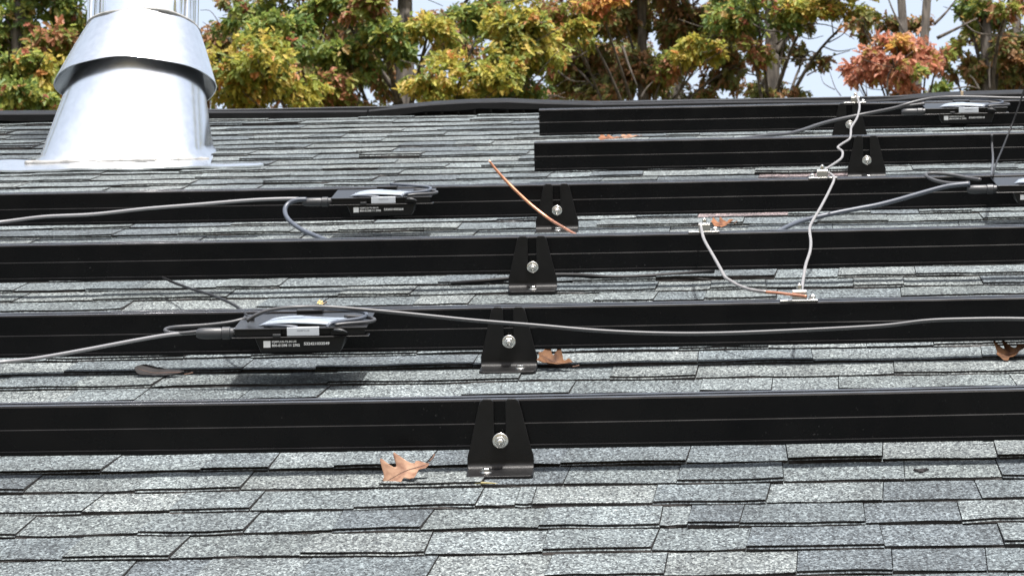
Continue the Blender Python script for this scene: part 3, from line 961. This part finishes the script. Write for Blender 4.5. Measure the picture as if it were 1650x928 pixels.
# ------------------------------------------------------------------ chimney flue
def flue():
    # axis from the storm collar's lower rim centre
    axis_v = 4.56
    c_ring = pv(218, 139, axis_v)
    wc = ROOF @ c_ring                    # world centre of the collar's lower rim
    px = FPX/proj(c_ring)[2]
    base = ROOF @ Vector((c_ring.x, axis_v, 0))
    t = thing('chimney_flue', 'shiny galvanised chimney flue with storm collar and flared roof flashing', 'chimney', (0, 0, 0), roof=False)
    t.location = base
    Lw = lambda p: (ROOF @ Vector(p)) - base
    rim = wc - base
    r_low = 131/px
    cen = pv(223.5, 40, axis_v); pr = 90/px
    ctop = (ROOF @ cen) - base
    # pipe with a standing seam
    ht = 1.15
    v, f = lathe([(pr, rim.z-0.12), (pr, ctop.z+0.02), (pr, ctop.z+0.5), (pr, ctop.z+ht)], 64)
    ax = Vector((ctop.x, rim.y, 0))
    mesh_obj('pipe', [Vector(p)+ax for p in v], f, M['pipe'], t, roof=False, smooth=True)
    s = Mb()
    for ang in (RAD(-68), RAD(-28), RAD(-150)):
        d = Vector((math.cos(ang), math.sin(ang), 0)); e = Vector((-d.y, d.x, 0))
        a = ax + d*(pr-0.001)
        s.add(([a+e*0.004+Vector((0, 0, rim.z)), a-e*0.004+Vector((0, 0, rim.z)), a-e*0.004+d*0.0035+Vector((0, 0, rim.z)), a+e*0.004+d*0.0035+Vector((0, 0, rim.z)),
                a+e*0.004+Vector((0, 0, ctop.z+ht)), a-e*0.004+Vector((0, 0, ctop.z+ht)), a-e*0.004+d*0.0035+Vector((0, 0, ctop.z+ht)), a+e*0.004+d*0.0035+Vector((0, 0, ctop.z+ht))], box((0, 0, 0), (1, 1, 1))[1]))
    s.obj('seam', M['pipe'], t, roof=False)
    v, f = lathe([(pr*1.75, ctop.z+ht+0.05), (pr*1.75, ctop.z+ht+0.07), (0.02, ctop.z+ht+0.20)], 40)
    mesh_obj('rain_cap', [Vector(p)+ax for p in v], f, M['galv'], t, roof=False, smooth=True)
    # storm collar: flared skirt
    htop = (ROOF @ pv(223.5, 33, axis_v) - base).z
    prof = []
    for k in range(9):
        a = k/8
        prof.append((pr*1.015+(r_low-pr*1.015)*(a**0.92), htop+(rim.z-htop)*a))
    inner = [(r-0.0022, z-0.0006) for r, z in reversed(prof)]
    seg = 72
    vv, ff = [], []
    full = prof+inner
    for r, z in full:
        w = (prof[-1][1]-z)/(prof[-1][1]-prof[0][1])
        for k in range(seg):
            a = 2*PI*k/seg
            ox = rim.x+(ctop.x-rim.x)*max(0, min(1, w))
            wob = 0.0022*math.sin(3*a+0.7)+0.0015*math.sin(7*a)
            vv.append((ox+r*math.cos(a), rim.y+r*math.sin(a), z+wob))
    n = len(full)
    for i in range(n):
        for k in range(seg):
            a, b = i*seg+k, i*seg+(k+1) % seg
            c, d = ((i+1) % n)*seg+k, ((i+1) % n)*seg+(k+1) % seg
            ff.append((a, c, d, b))
    o = mesh_obj('storm_collar', vv, ff, M['galv'], t, roof=False, smooth=True)
    o.modifiers.new('edge', 'EDGE_SPLIT').split_angle = RAD(50)
    v, f = [], []
    # sealant ring at the collar's top
    for k in range(48):
        a = 2*PI*k/48
        for j in range(6):
            b = 2*PI*j/6
            rr = pr+0.001+(0.004+0.002*math.sin(5*a)+0.001*math.sin(11*a))*math.cos(b)
            v.append((ctop.x+rr*math.cos(a), rim.y+rr*math.sin(a), htop+0.001+0.005*math.sin(b)+0.002*math.sin(4*a)))
    for k in range(48):
        for j in range(6):
            f.append((k*6+j, ((k+1) % 48)*6+j, ((k+1) % 48)*6+(j+1) % 6, k*6+(j+1) % 6))
    mesh_obj('sealant_ring', v, f, M['caulk'], t, roof=False, smooth=True)
    # flashing: rounded-square base on the slope lofted to a round neck
    a0 = pn(48, 266, 0.006); a1 = pn(326, 262.5, 0.006); a2 = pn(349, 240, 0.006)
    cx = (a0.x+a2.x)/2; hw = (a2.x-a0.x)/2
    vf = (a0.y+a1.y)/2; vb = vf+0.44
    seg = 72; rows = 16
    v, f = [], []
    ntop = 0.30
    for i in range(rows+1):
        a = i/rows
        for k in range(seg):
            th = 2*PI*k/seg
            ct, st = math.cos(th), math.sin(th)
            e = 0.55
            bx = cx+hw*math.copysign(abs(ct)**e, ct)
            by = (vf+vb)/2+(vb-vf)/2*math.copysign(abs(st)**e, st)
            pb = Vector(Lw((bx, by, 0.006)))
            rt = pr*1.17
            ptop = Vector((rim.x*0.6+ctop.x*0.4+rt*ct, rim.y+rt*st, rim.z+0.030))
            s_ = a**0.96
            # flare a little at the foot
            pp = pb.lerp(ptop, s_)
            if a < 0.06: pp += (pb-Vector((rim.x, rim.y, pb.z))).normalized()*0.008*(1-a/0.06)**2
            v.append(pp)
    for i in range(rows):
        for k in range(seg):
            p, q = i*seg+k, i*seg+(k+1) % seg
            f.append((p, q, q+seg, p+seg))
    mesh_obj('flashing_cone', v, f, M['galv'], t, roof=False, smooth=True)
    # apron sheet lying over the shingles at the foot
    b0 = pn(-60, 272, 0.010); b1 = pn(424, 267, 0.010); b2 = pn(424, 262, 0.010)
    uu0, uu1 = b0.x, b1.x
    vlo, vhi = b1.y-0.02, vf+0.10
    nx = 44
    v, f = [], []
    for j, (fv, fn) in enumerate(((0.0, 0.008), (0.0, 0.0125), (0.5, 0.0135), (1.0, 0.011))):
        for i in range(nx+1):
            a = i/nx
            u = uu0+(uu1-uu0)*a
            wv_ = 0.003*math.sin(a*7+1)+0.001*math.sin(a*31)
            top = vhi if u < a1.x+0.02 else vlo+0.085
            cut = 0.03*max(0, (a-0.965)/0.035)*(1-fv)
            nn = fn+0.0012*math.sin(a*19)+0.0006*math.sin(a*47+2)
            v.append(Lw((u-(0.02*fv if a > 0.99 else 0), vlo+(top-vlo)*fv+wv_*(1-fv)+cut, nn)))
    for j in range(3):
        for i in range(nx):
            k = j*(nx+1)+i; f.append((k, k+1, k+nx+2, k+nx+1))
    mesh_obj('apron', v, f, M['galv'], t, roof=False)
    # smeared sealant along the foot
    pts = []
    rr = []
    for i in range(26):
        a = i/25
        u = a0.x-0.005+(a1.x-a0.x+0.02)*a
        pts.append(Lw((u, vf-0.012+0.010*random.uniform(-1, 1), 0.013)))
        rr.append(random.uniform(0.003, 0.009))
    vv, ff = tube(pts, rr, 7, 3)
    mesh_obj('sealant', vv, ff, M['caulk'], t, roof=False, smooth=True)
    return t


flue()


# ------------------------------------------------------------------ fallen leaves
def oak_leaf(length, width, curl_x, curl_y, twist, seed, lob=1.0):
    rnd = random.Random(seed)
    N_ = 30
    v, f = [], []
    J = 4
    for i in range(N_+1):
        t = i/N_
        env = max(0.03, math.sin(PI*min(1, t*0.98+0.01)))**0.7*(0.70+0.40*t)
        lobe = 0.70+0.32*lob*math.cos(2*PI*(t*2.9-0.25))
        w = width/2*env*lobe
        for j in range(-J, J+1):
            s = j/J
            x = s*w*(1+0.05*rnd.uniform(-1, 1))
            y = (t-0.5)*length + abs(s)*w*0.30
            z = curl_x*length*0.35*(abs(s)*w/(width/2))**2 + curl_y*length*((t-0.5)**2) + 0.012*length*math.sin(t*9+s*2+seed) - 0.012*length*(1-abs(s))
            z += twist*s*w*(t-0.3)
            v.append((x, y, z))
    n_ = 2*J+1
    for i in range(N_):
        for j in range(n_-1):
            a = i*n_+j; f.append((a, a+1, a+n_+1, a+n_))
    return v, f


def fallen(px, py, n, length, width, rot, cx, cy, tw, m, label, seed, lob=1.0):
    q = pn(px, py, n)
    o = mesh_obj('fallen_leaf', *oak_leaf(length, width, cx, cy, tw, seed, lob), m, None, q, smooth=True)
    o.matrix_world = ROOF @ Matrix.Translation(q) @ Matrix.Rotation(RAD(rot[0]), 4, 'X') @ Matrix.Rotation(RAD(rot[1]), 4, 'Y') @ Matrix.Rotation(RAD(rot[2]), 4, 'Z')
    s = o.modifiers.new('thickness', 'SOLIDIFY'); s.thickness = 0.0005; s.offset = 0
    tag(o, label, 'leaf', 'fallen leaves on the roof')
    st = tube([(0, -length*0.5, 0), (0.002, -length*0.58, 0.001), (0.006, -length*0.66, 0.002)], [0.0012, 0.0009, 0.0013], 6, 3)
    mesh_obj('stem', *st, M['drystem'], o, smooth=True)
    rib = [Vector(v.co)+Vector((0, 0, 0.0003)) for v in o.data.vertices][4::9]
    mesh_obj('midrib', *tube(rib[1:-2:3], [0.0011, 0.0004], 5, 2), M['drystem'], o, smooth=True)
    return o


M['drystem'] = plain('dry_stem', (0.09, 0.045, 0.028), 0.7)
pinkbrown = make_dry_leaf('pinkish_tan_leaf', (0.27, 0.165, 0.11), (0.03, 0.013, 0.010), (0.13, 0.065, 0.042))
greybrown = make_dry_leaf('grey_dead_leaf', (0.026, 0.024, 0.025), (0.016, 0.015, 0.015), (0.018, 0.017, 0.017))
brown = make_dry_leaf('brown_leaf', (0.13, 0.065, 0.032), (0.11, 0.065, 0.04), (0.03, 0.013, 0.008))
orange = make_dry_leaf('orange_leaf', (0.23, 0.105, 0.055), (0.14, 0.06, 0.03), (0.07, 0.026, 0.014))
straw = make_dry_leaf('straw_leaf', (0.62, 0.50, 0.22), (0.5, 0.40, 0.2), (0.45, 0.35, 0.14))
fallen(655, 758, 0.019, 0.068, 0.058, (30, 0, 122), 0.6, -0.2, 0.8, pinkbrown, 'pinkish tan oak leaf left of the nearest bracket', 3)
fallen(257, 600, 0.009, 0.078, 0.060, (9, 3, 82), 0.15, 0.25, 0.3, greybrown, 'dark grey dead leaf below cable at left', 5, 0.12)
fallen(895, 583, 0.015, 0.056, 0.060, (22, 6, 68), 0.9, 0.6, 0.4, brown, 'curled brown leaf right of the bracket on second rail', 8)
fallen(1630, 568, 0.014, 0.050, 0.050, (24, -5, 115), 0.9, 0.5, 0.9, brown, 'curled brown leaf under second rail at the right edge', 13)
fallen(1164, 362, 0.014, 0.046, 0.040, (24, 0, 96), 0.5, 0.9, 0.2, orange, 'orange leaf beside the ground lug on third rail', 21)
fallen(982, 223, 0.012, 0.056, 0.060, (7, 0, 88), 0.3, 0.1, 0.3, orange, 'rust leaf left under the uppermost rail', 24)
fallen(1015, 221, 0.012, 0.046, 0.055, (8, 0, 95), 0.4, 0.3, 0.3, pinkbrown, 'pale rust leaf under uppermost rail, right of another leaf', 27)
fallen(517, 488, 0.008, 0.013, 0.013, (40, 0, 60), 0.2, 0.1, 0.2, straw, 'tiny straw-yellow leaf scrap above the largest inverter', 31)
q = pn(1484, 757, 0.006)
v, f = oak_leaf(0.018, 0.022, 0.3, 0.1, 0.1, 4)
o = mesh_obj('bark_scrap', v, f, greybrown, None, q)
o.modifiers.new('thickness', 'SOLIDIFY').thickness = 0.002
tag(o, 'small dark bark scrap on shingles below lowest rail at right', 'debris')

# ------------------------------------------------------------------ trees
LEAF_H = [(0.0, 0.0), (0.27, 0.26), (0.40, 0.09), (0.60, 0.32), (0.73, 0.11), (0.86, 0.17), (1.0, 0.0)]
PAL = {
    'G': [((0.191, 0.255, 0.060), 5), ((0.293, 0.315, 0.070), 4), ((0.117, 0.188, 0.055), 4), ((0.352, 0.240, 0.080), 1), ((0.380, 0.135, 0.080), 0.4)],
    'Y': [((0.395, 0.360, 0.070), 5), ((0.293, 0.330, 0.070), 4), ((0.484, 0.375, 0.091), 3), ((0.191, 0.240, 0.060), 2), ((0.512, 0.240, 0.080), 0.8)],
    'M': [((0.219, 0.255, 0.060), 3), ((0.308, 0.165, 0.080), 2), ((0.395, 0.181, 0.101), 2), ((0.293, 0.300, 0.070), 2)],
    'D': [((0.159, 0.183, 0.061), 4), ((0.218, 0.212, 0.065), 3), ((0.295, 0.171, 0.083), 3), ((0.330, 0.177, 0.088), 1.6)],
    'R': [((0.496, 0.218, 0.142), 4), ((0.413, 0.165, 0.100), 3), ((0.550, 0.307, 0.189), 2), ((0.330, 0.248, 0.065), 1)],
    'O': [((0.519, 0.300, 0.080), 4), ((0.519, 0.196, 0.101), 3), ((0.439, 0.330, 0.080), 2)],
}
DIST = 38.0


def rand_unit(n):
    a = rng.normal(size=(n, 3)); return a/np.linalg.norm(a, axis=1, keepdims=True)


def leaves_for(center, rad, pal, count, size, sag=0.25):
    """sprigs of radiating leaves scattered through an uneven bough"""
    ns = max(3, count//6)
    # bough: a few sub-lobes so the outline is uneven
    k = max(2, int(3+ns/60))
    lobes = rand_unit(k)*rng.uniform(0.25, 0.75, (k, 1))
    ids = rng.integers(0, k, ns)
    pos = lobes[ids] + rand_unit(ns)*(rng.random((ns, 1))**0.45)*rng.uniform(0.28, 0.5, (k, 1))[ids]
    pos = pos*np.array(rad)
    pos[:, 2] -= sag*(np.hypot(pos[:, 0], pos[:, 1])/max(rad[0], rad[1]))**2*rad[2]
    pos += np.array(center)
    out = (pos-np.array(center)); out /= (np.linalg.norm(out, axis=1, keepdims=True)+1e-6)
    m = 6
    P = np.repeat(pos, m, axis=0) + rng.normal(scale=size*0.28, size=(ns*m, 3))
    ax = np.repeat(out*0.7+rand_unit(ns)*0.6+np.array([0, 0, -0.15]), m, axis=0)
    d = ax + rand_unit(ns*m)*0.95
    d[:, 2] -= 0.15
    d /= np.linalg.norm(d, axis=1, keepdims=True)
    up = rand_unit(ns*m)*0.7+np.array([0, -0.55, 0.75])
    s = np.cross(d, up); s /= (np.linalg.norm(s, axis=1, keepdims=True)+1e-9)
    nrm = np.cross(s, d)
    L_ = size*rng.uniform(0.7, 1.25, (ns*m, 1))
    cols = np.array([c for c, _ in PAL[pal]]); wts = np.array([w for _, w in PAL[pal]], float); wts /= wts.sum()
    base = cols[rng.choice(len(cols), ns, p=wts)]
    # leaves of one sprig share most of their colour
    col = np.repeat(base, m, axis=0)
    sw = rng.random(ns*m) < 0.25
    col[sw] = cols[rng.choice(len(cols), sw.sum(), p=wts)]
    col = col*rng.uniform(0.75, 1.25, (ns*m, 1))
    return P, d, s, nrm, L_, col


def leaf_mesh(name, batches, parent):
    P, d, s, nrm, L_, col = (np.concatenate(x) for x in zip(*batches))
    n = len(P)
    mid = [0, 6]
    rows = []
    for (t, w) in LEAF_H: rows.append((t, w, 1))
    for (t, w) in LEAF_H[1:-1]: rows.append((t, w, -1))
    nv = len(rows)
    V = np.zeros((n, nv, 3))
    for i, (t, w, sg) in enumerate(rows):
        V[:, i] = P + d*(t*L_) + s*(sg*w*L_) + nrm*((0.55*w - 0.28*t*t)*L_)
    V = V.reshape(-1, 3)
    right = list(range(0, 7))
    left = [0]+[6]+list(range(nv-1, 6, -1))
    base = np.arange(n)*nv
    loops = np.concatenate([np.concatenate([base[:, None]+np.array(right), base[:, None]+np.array(left)], axis=1)]).ravel()
    me = bpy.data.meshes.new(name)
    me.vertices.add(n*nv); me.vertices.foreach_set('co', V.ravel().astype(np.float32))
    me.loops.add(n*14); me.loops.foreach_set('vertex_index', loops.astype(np.int32))
    me.polygons.add(n*2)
    me.polygons.foreach_set('loop_start', (np.arange(n*2)*7).astype(np.int32))
    me.materials.append(M['leaf'])
    a = me.attributes.new('tint', 'FLOAT_COLOR', 'FACE')
    c4 = np.ones((n*2, 4), np.float32); c4[:, :3] = np.repeat(col, 2, axis=0)
    a.data.foreach_set('color', c4.ravel())
    me.update(calc_edges=True); me.validate()
    o = bpy.data.objects.new(name, me); COL.objects.link(o)
    o.parent = parent
    return o, n


LEAFCOUNT = 0


def tree(name, label, dist, trunk_px, boughs, height, trunk_w, stems=None, twigs=(), rest=26, restpal=('G', 'Y', 'M'), leaf=0.095, dens=3.7, spread=3.2):
    """boughs: (px, py, rx, ry, depth offset, palette, density) are the limbs at the height the photo shows; the rest of the crown follows above and below"""
    global LEAFCOUNT
    ref = pd(trunk_px, 80, dist)
    t = thing(name, label, 'tree', (0, 0, 0), 'autumn oaks behind the roof', roof=False)
    t.location = (ref.x, dist, 0)
    O = Vector((ref.x, dist, 0))
    scale = FPX/((ref-cam.matrix_world.translation).dot(f_))
    mb = Mb()
    r0 = trunk_w/2/scale
    zvis = ref.z
    stems = stems or [(0.0, 0.0)]
    tops = []
    for (sx, lean) in stems:
        w = r0
        pts = [(0, 0, -0.2), (0.05, 0.0, zvis*0.3), (sx/scale*0.4-0.12, 0.1, zvis*0.62), (sx/scale-lean*0.4, 0.0, zvis-0.9), (sx/scale, 0, zvis), (sx/scale+lean*0.5, 0.05, zvis+1.2), (sx/scale+lean*1.2, 0.2, height*0.97)]
        mb.add(tube(pts, [w*2.6, w*2.0, w*1.6, w*1.15, w, w*0.8, w*0.18], 12, 7))
        tops.append(pts)
    batches = []
    for b in boughs:
        px, py, rx, ry, dy, pal, dn = b
        c = pd(px, py, dist+dy)-O
        rad = (rx/scale, max(rx, ry)*0.9/scale, ry/scale)
        area = PI*rx*ry
        cnt = int(area*dens*dn/((leaf*scale)**2*0.17))
        batches.append(leaves_for(c, rad, pal, cnt, leaf))
        # limb from the stem to the bough
        st = min(tops, key=lambda p: abs(p[4][0]-c.x))
        z0 = max(2.0, c.z-0.5*abs(c.x)-0.6-random.uniform(0, 0.8))
        x0 = np.interp(z0, [p[2] for p in st], [p[0] for p in st])
        mid = Vector(((x0+c.x)*0.5, c.y*0.5, (z0+c.z)*0.5+random.uniform(-0.1, 0.25)))
        mb.add(tube([(x0, 0, z0), mid, c, c+Vector((c.x-x0, c.y, 0.1)).normalized()*rad[0]*0.7], [r0*0.42, r0*0.26, r0*0.14, r0*0.05], 6, 5))
        for _ in range(4):
            e = c+Vector((random.uniform(-1, 1)*rad[0], random.uniform(-1, 1)*rad[1], random.uniform(-0.8, 0.6)*rad[2]))
            s = mid.lerp(c, random.uniform(0.3, 1))
            mb.add(tube([s, s.lerp(e, 0.5)+Vector((0, 0, random.uniform(-0.08, 0.12))), e], [r0*0.11, r0*0.08, 0.004], 5, 4))
    for tw in twigs:                      # bare twigs: list of px points, radius in px
        pts = [pd(x, y, dist+tw[1])-O for x, y in tw[0]]
        mb.add(tube(pts, [tw[2]/scale, tw[2]*0.7/scale, tw[2]*0.35/scale], 6, 5))
    for i in range(rest):                 # the crown above and below what the photo shows
        up = random.random() < 0.5
        z = random.uniform(zvis+1.5, height) if up else random.uniform(zvis*0.38, zvis-1.4)
        k = math.sin(PI*min(1.0, max(0.05, (z-zvis*0.3)/(height-zvis*0.3+0.8))))**0.6
        a = random.uniform(0, 2*PI); rr = spread*k*math.sqrt(random.uniform(0.05, 1))
        c = Vector((rr*math.cos(a), rr*math.sin(a) if not up else abs(rr*math.sin(a))+0.8, z))
        if up: c.z = max(c.z, zvis+1.6+0.42*c.y); z = c.z
        rad = (random.uniform(0.7, 1.2), random.uniform(0.7, 1.2), random.uniform(0.35, 0.6))
        # keep clear of the band already laid out
        batches.append(leaves_for(c, rad, random.choice(restpal), 260, leaf*1.7))
        z0 = max(2.0, z-0.45*rr-0.5)
        st = tops[0]
        x0 = np.interp(z0, [p[2] for p in st], [p[0] for p in st])
        mb.add(tube([(x0, 0, z0), (x0*0.4+c.x*0.6, c.y*0.55, z0*0.5+z*0.5+0.1), c], [r0*0.4, r0*0.25, r0*0.06], 6, 4))
    mb.obj('trunk', M['bark'], t, roof=False, smooth=True)
    o, n = leaf_mesh('crown', batches, t)
    LEAFCOUNT += n
    return t


tree('oak_tree', 'yellow-green oak behind the chimney flue at left', 36, 30,
     [(15, 40, 85, 60, 0, 'G', 1), (60, 115, 95, 50, -1.2, 'Y', 1), (115, 20, 70, 45, 0.4, 'G', 1), (20, 165, 80, 30, 0.5, 'M', 1), (-40, 95, 90, 70, 0.2, 'M', 1), (85, 75, 60, 40, -0.5, 'M', 0.8), (110, 155, 60, 35, 0.3, 'G', 1), (-90, 40, 100, 70, 0, 'G', 1),
      (50, -45, 110, 50, 0, 'G', 1), (-60, 170, 80, 50, 0, 'Y', 1), (45, 215, 100, 40, 0, 'M', 1), (0, 100, 120, 80, 2.5, 'D', 0.8), (35, 150, 70, 34, -1.6, 'G', 1), (15, 95, 55, 40, -1.4, 'G', 0.9)], 22, 24)
tree('oak_tree', 'oak with grey trunk and golden drooping boughs left of centre', 38, 652,
     [(420, 115, 105, 62, -1.8, 'Y', 1), (365, 155, 70, 35, -1.5, 'Y', 1), (470, 60, 95, 40, -1.0, 'G', 1), (545, 25, 95, 35, -0.5, 'G', 1), (560, 95, 80, 40, -1.0, 'G', 1), (530, 140, 80, 35, -0.8, 'M', 0.9), (620, 60, 60, 40, -1.2, 'G', 0.9), (690, 55, 65, 38, -1.0, 'Y', 1),
      (600, 10, 60, 25, -1.3, 'M', 1), (745, 120, 95, 48, -1.6, 'Y', 1.1), (700, 155, 90, 22, -1.6, 'Y', 0.9), (840, 55, 85, 62, -1.5, 'Y', 1.05), (830, 130, 85, 42, -1.2, 'G', 1), (800, 15, 80, 35, -0.6, 'G', 1), (410, 22, 80, 30, 0.5, 'G', 0.8), (360, 60, 50, 50, 1.5, 'D', 0.5),
      (500, 180, 150, 25, -0.5, 'M', 0.8), (870, 160, 60, 25, 0.2, 'M', 0.8), (560, -50, 200, 50, 0, 'G', 0.8), (800, -45, 120, 45, 0, 'Y', 0.8)], 22, 27,
     twigs=[([(505, 85), (520, 55), (527, 20)], -0.5, 3.0)])
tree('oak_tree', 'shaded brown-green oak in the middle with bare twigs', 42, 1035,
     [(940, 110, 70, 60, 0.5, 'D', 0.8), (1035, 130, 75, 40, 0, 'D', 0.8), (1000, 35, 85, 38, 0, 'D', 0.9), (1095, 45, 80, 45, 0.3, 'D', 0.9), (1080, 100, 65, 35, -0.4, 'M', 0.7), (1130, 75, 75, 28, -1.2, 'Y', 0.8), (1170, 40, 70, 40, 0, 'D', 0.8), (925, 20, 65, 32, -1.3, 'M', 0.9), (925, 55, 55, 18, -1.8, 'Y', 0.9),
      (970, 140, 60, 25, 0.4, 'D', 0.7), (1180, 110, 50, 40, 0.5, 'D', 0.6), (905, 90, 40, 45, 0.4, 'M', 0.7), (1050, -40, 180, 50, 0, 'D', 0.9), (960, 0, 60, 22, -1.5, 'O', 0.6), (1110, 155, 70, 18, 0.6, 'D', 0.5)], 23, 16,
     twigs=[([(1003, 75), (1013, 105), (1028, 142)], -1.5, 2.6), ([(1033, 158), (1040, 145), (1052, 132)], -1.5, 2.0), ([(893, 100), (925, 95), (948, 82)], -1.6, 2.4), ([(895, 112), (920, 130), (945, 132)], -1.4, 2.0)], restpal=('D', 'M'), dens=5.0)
tree('oak_tree', 'oak with dark trunk left of the wide sky opening', 40, 1243,
     [(1220, 25, 75, 40, -0.8, 'G', 0.9), (1315, 18, 75, 30, -0.8, 'Y', 1), (1375, 28, 40, 22, -0.6, 'Y', 0.9), (1285, 45, 45, 22, 0.3, 'D', 0.8), (1212, 82, 35, 45, -0.8, 'M', 0.6), (1262, 138, 38, 20, 0.2, 'D', 0.9), (1300, 88, 36, 26, 0.3, 'D', 0.55), (1210, 140, 35, 22, 0.3, 'D', 0.6), (1160, 15, 70, 30, 0.2, 'G', 0.8), (1260, 85, 25, 40, 0.4, 'D', 0.5),
      (1300, -30, 130, 40, 0, 'Y', 0.9), (1245, 160, 60, 18, 0, 'D', 0.7)], 22, 21,
     twigs=[([(1262, 52), (1230, 48), (1200, 30)], -1.0, 1.8), ([(1255, 95), (1320, 95), (1370, 82)], -0.3, 1.6), ([(1300, 122), (1330, 105), (1342, 92)], -0.3, 1.3), ([(1325, 75), (1350, 83), (1380, 78)], -0.4, 1.2), ([(1250, 72), (1290, 42), (1330, 30)], -0.2, 2.0)])
tree('oak_tree', 'rust red oak on twin grey stems at right', 37, 1462,
     [(1405, 98, 48, 38, -0.9, 'R', 0.6), (1462, 80, 62, 34, -1.0, 'R', 0.6), (1492, 108, 42, 32, -0.8, 'R', 0.6), (1425, 138, 62, 20, -0.7, 'R', 0.6), (1440, 105, 50, 35, -1.3, 'R', 0.4), (1375, 112, 24, 20, -0.6, 'R', 0.6), (1515, 88, 22, 18, -0.5, 'M', 0.6), (1445, 72, 25, 10, -1.3, 'O', 1), (1450, 105, 50, 22, -0.6, 'R', 0.8), (1470, 118, 26, 12, -1.2, 'G', 0.8), (1425, 48, 48, 18, 0.8, 'D', 0.8), (1480, 40, 40, 18, 0.7, 'D', 0.6), (1500, 140, 30, 16, 0.4, 'G', 0.8), (1385, 42, 35, 14, 0.6, 'D', 0.6),
      (1440, -120, 90, 28, 0.3, 'O', 0.6)], 20, 15, stems=[(-4, -0.08), (26, 0.30)],
     twigs=[([(1462, 60), (1440, 20), (1425, -20)], -0.2, 2.2), ([(1505, 40), (1525, 20), (1540, 0)], 0, 2.6), ([(1510, 62), (1545, 45), (1575, 30)], 0.2, 3.0), ([(1355, 155), (1345, 140), (1335, 110)], 0, 1.0), ([(1345, 145), (1328, 135), (1322, 120)], 0, 0.9), ([(1430, 150), (1432, 120), (1450, 95)], -1.2, 1.6)], restpal=('R', 'O'), rest=20)
tree('oak_tree', 'dark green oak with orange top at the right edge', 39, 1590,
     [(1590, 30, 55, 30, 0, 'G', 0.9), (1615, 80, 50, 38, 0, 'D', 0.8), (1572, 118, 42, 26, 0, 'D', 0.8), (1640, 120, 50, 30, 0, 'D', 0.8), (1625, 14, 50, 18, -1.0, 'M', 0.7), (1552, 18, 35, 20, 0.2, 'G', 0.8), (1556, 88, 22, 26, 0.2, 'M', 0.8), (1600, 140, 60, 14, 0.3, 'D', 0.8), (1535, 118, 18, 26, 0.4, 'D', 0.5), (1700, 60, 60, 60, 0, 'G', 0.9), (1700, 140, 60, 40, 0, 'M', 0.9), (1640, -45, 90, 36, 0, 'M', 0.9)], 21, 20,
     twigs=[([(1550, 35), (1580, 55), (1660, 60)], -1.0, 1.8), ([(1595, 145), (1594, 120), (1596, 100)], -1.0, 1.4), ([(1578, 145), (1570, 130), (1563, 122)], -1.0, 1.8), ([(1518, 147), (1560, 140), (1575, 143)], -0.8, 1.6)])
# the wood goes on round the house, outside the picture: it shows only in the flue's reflections
wood = thing('offscreen_woodland', 'autumn wood continuing round the house out of view, only in reflections', 'woods', (0, 0, 0), roof=False)
wood['kind'] = 'stuff'
wb = []; wm = Mb()
for i, (wx, wy) in enumerate(((-13, 24), (-19, 19), (-23, 12), (-26, 5), (-17, 31), (-28, -3), (15, 25), (20, 19), (24, 12), (27, 5), (18, 32), (29, -3))):
    hh = 21+2*math.sin(i*2.1)
    wm.add(tube([(wx, wy, -0.2), (wx+0.2, wy, 8), (wx-0.2, wy, hh)], [0.3, 0.22, 0.05], 8, 4))
    for j in range(26):
        a = random.uniform(0, 2*PI); z = random.uniform(4.5, hh); rr = 4.2*math.sqrt(random.random())*(1-0.5*abs(z-12)/10)
        wb.append(leaves_for((wx+rr*math.cos(a), wy+rr*math.sin(a), z), (1.7, 1.7, 1.0), random.choice('GYMD'), 150, 0.34))
wm.obj('trunk', M['bark'], wood, roof=False, smooth=True)['kind'] = 'stuff'
leaf_mesh('crown', wb, wood)[0]['kind'] = 'stuff'
# oaks standing deeper in the wood
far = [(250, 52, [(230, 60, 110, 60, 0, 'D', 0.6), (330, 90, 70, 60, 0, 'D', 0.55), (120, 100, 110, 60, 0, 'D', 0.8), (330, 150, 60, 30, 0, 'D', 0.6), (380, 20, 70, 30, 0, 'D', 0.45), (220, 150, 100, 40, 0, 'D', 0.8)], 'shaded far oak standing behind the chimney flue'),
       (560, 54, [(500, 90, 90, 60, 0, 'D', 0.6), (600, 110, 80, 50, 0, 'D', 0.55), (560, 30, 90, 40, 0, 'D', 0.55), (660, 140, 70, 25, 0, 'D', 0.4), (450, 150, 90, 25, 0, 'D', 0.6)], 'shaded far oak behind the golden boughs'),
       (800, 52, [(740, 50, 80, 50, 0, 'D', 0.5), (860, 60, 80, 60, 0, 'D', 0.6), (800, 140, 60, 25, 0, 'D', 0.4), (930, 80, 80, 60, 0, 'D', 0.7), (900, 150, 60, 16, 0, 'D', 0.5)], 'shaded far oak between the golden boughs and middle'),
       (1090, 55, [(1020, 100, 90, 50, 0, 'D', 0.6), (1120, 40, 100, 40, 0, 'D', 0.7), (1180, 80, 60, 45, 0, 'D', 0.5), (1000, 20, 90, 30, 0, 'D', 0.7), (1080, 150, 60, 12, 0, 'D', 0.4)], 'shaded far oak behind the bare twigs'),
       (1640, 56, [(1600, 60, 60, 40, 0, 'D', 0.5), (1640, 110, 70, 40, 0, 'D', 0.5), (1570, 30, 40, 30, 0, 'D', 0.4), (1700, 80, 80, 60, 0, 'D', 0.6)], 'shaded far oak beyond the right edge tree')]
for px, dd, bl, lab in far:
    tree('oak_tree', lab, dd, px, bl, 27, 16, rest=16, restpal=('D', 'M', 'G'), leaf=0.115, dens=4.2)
print('LEAVES', LEAFCOUNT)
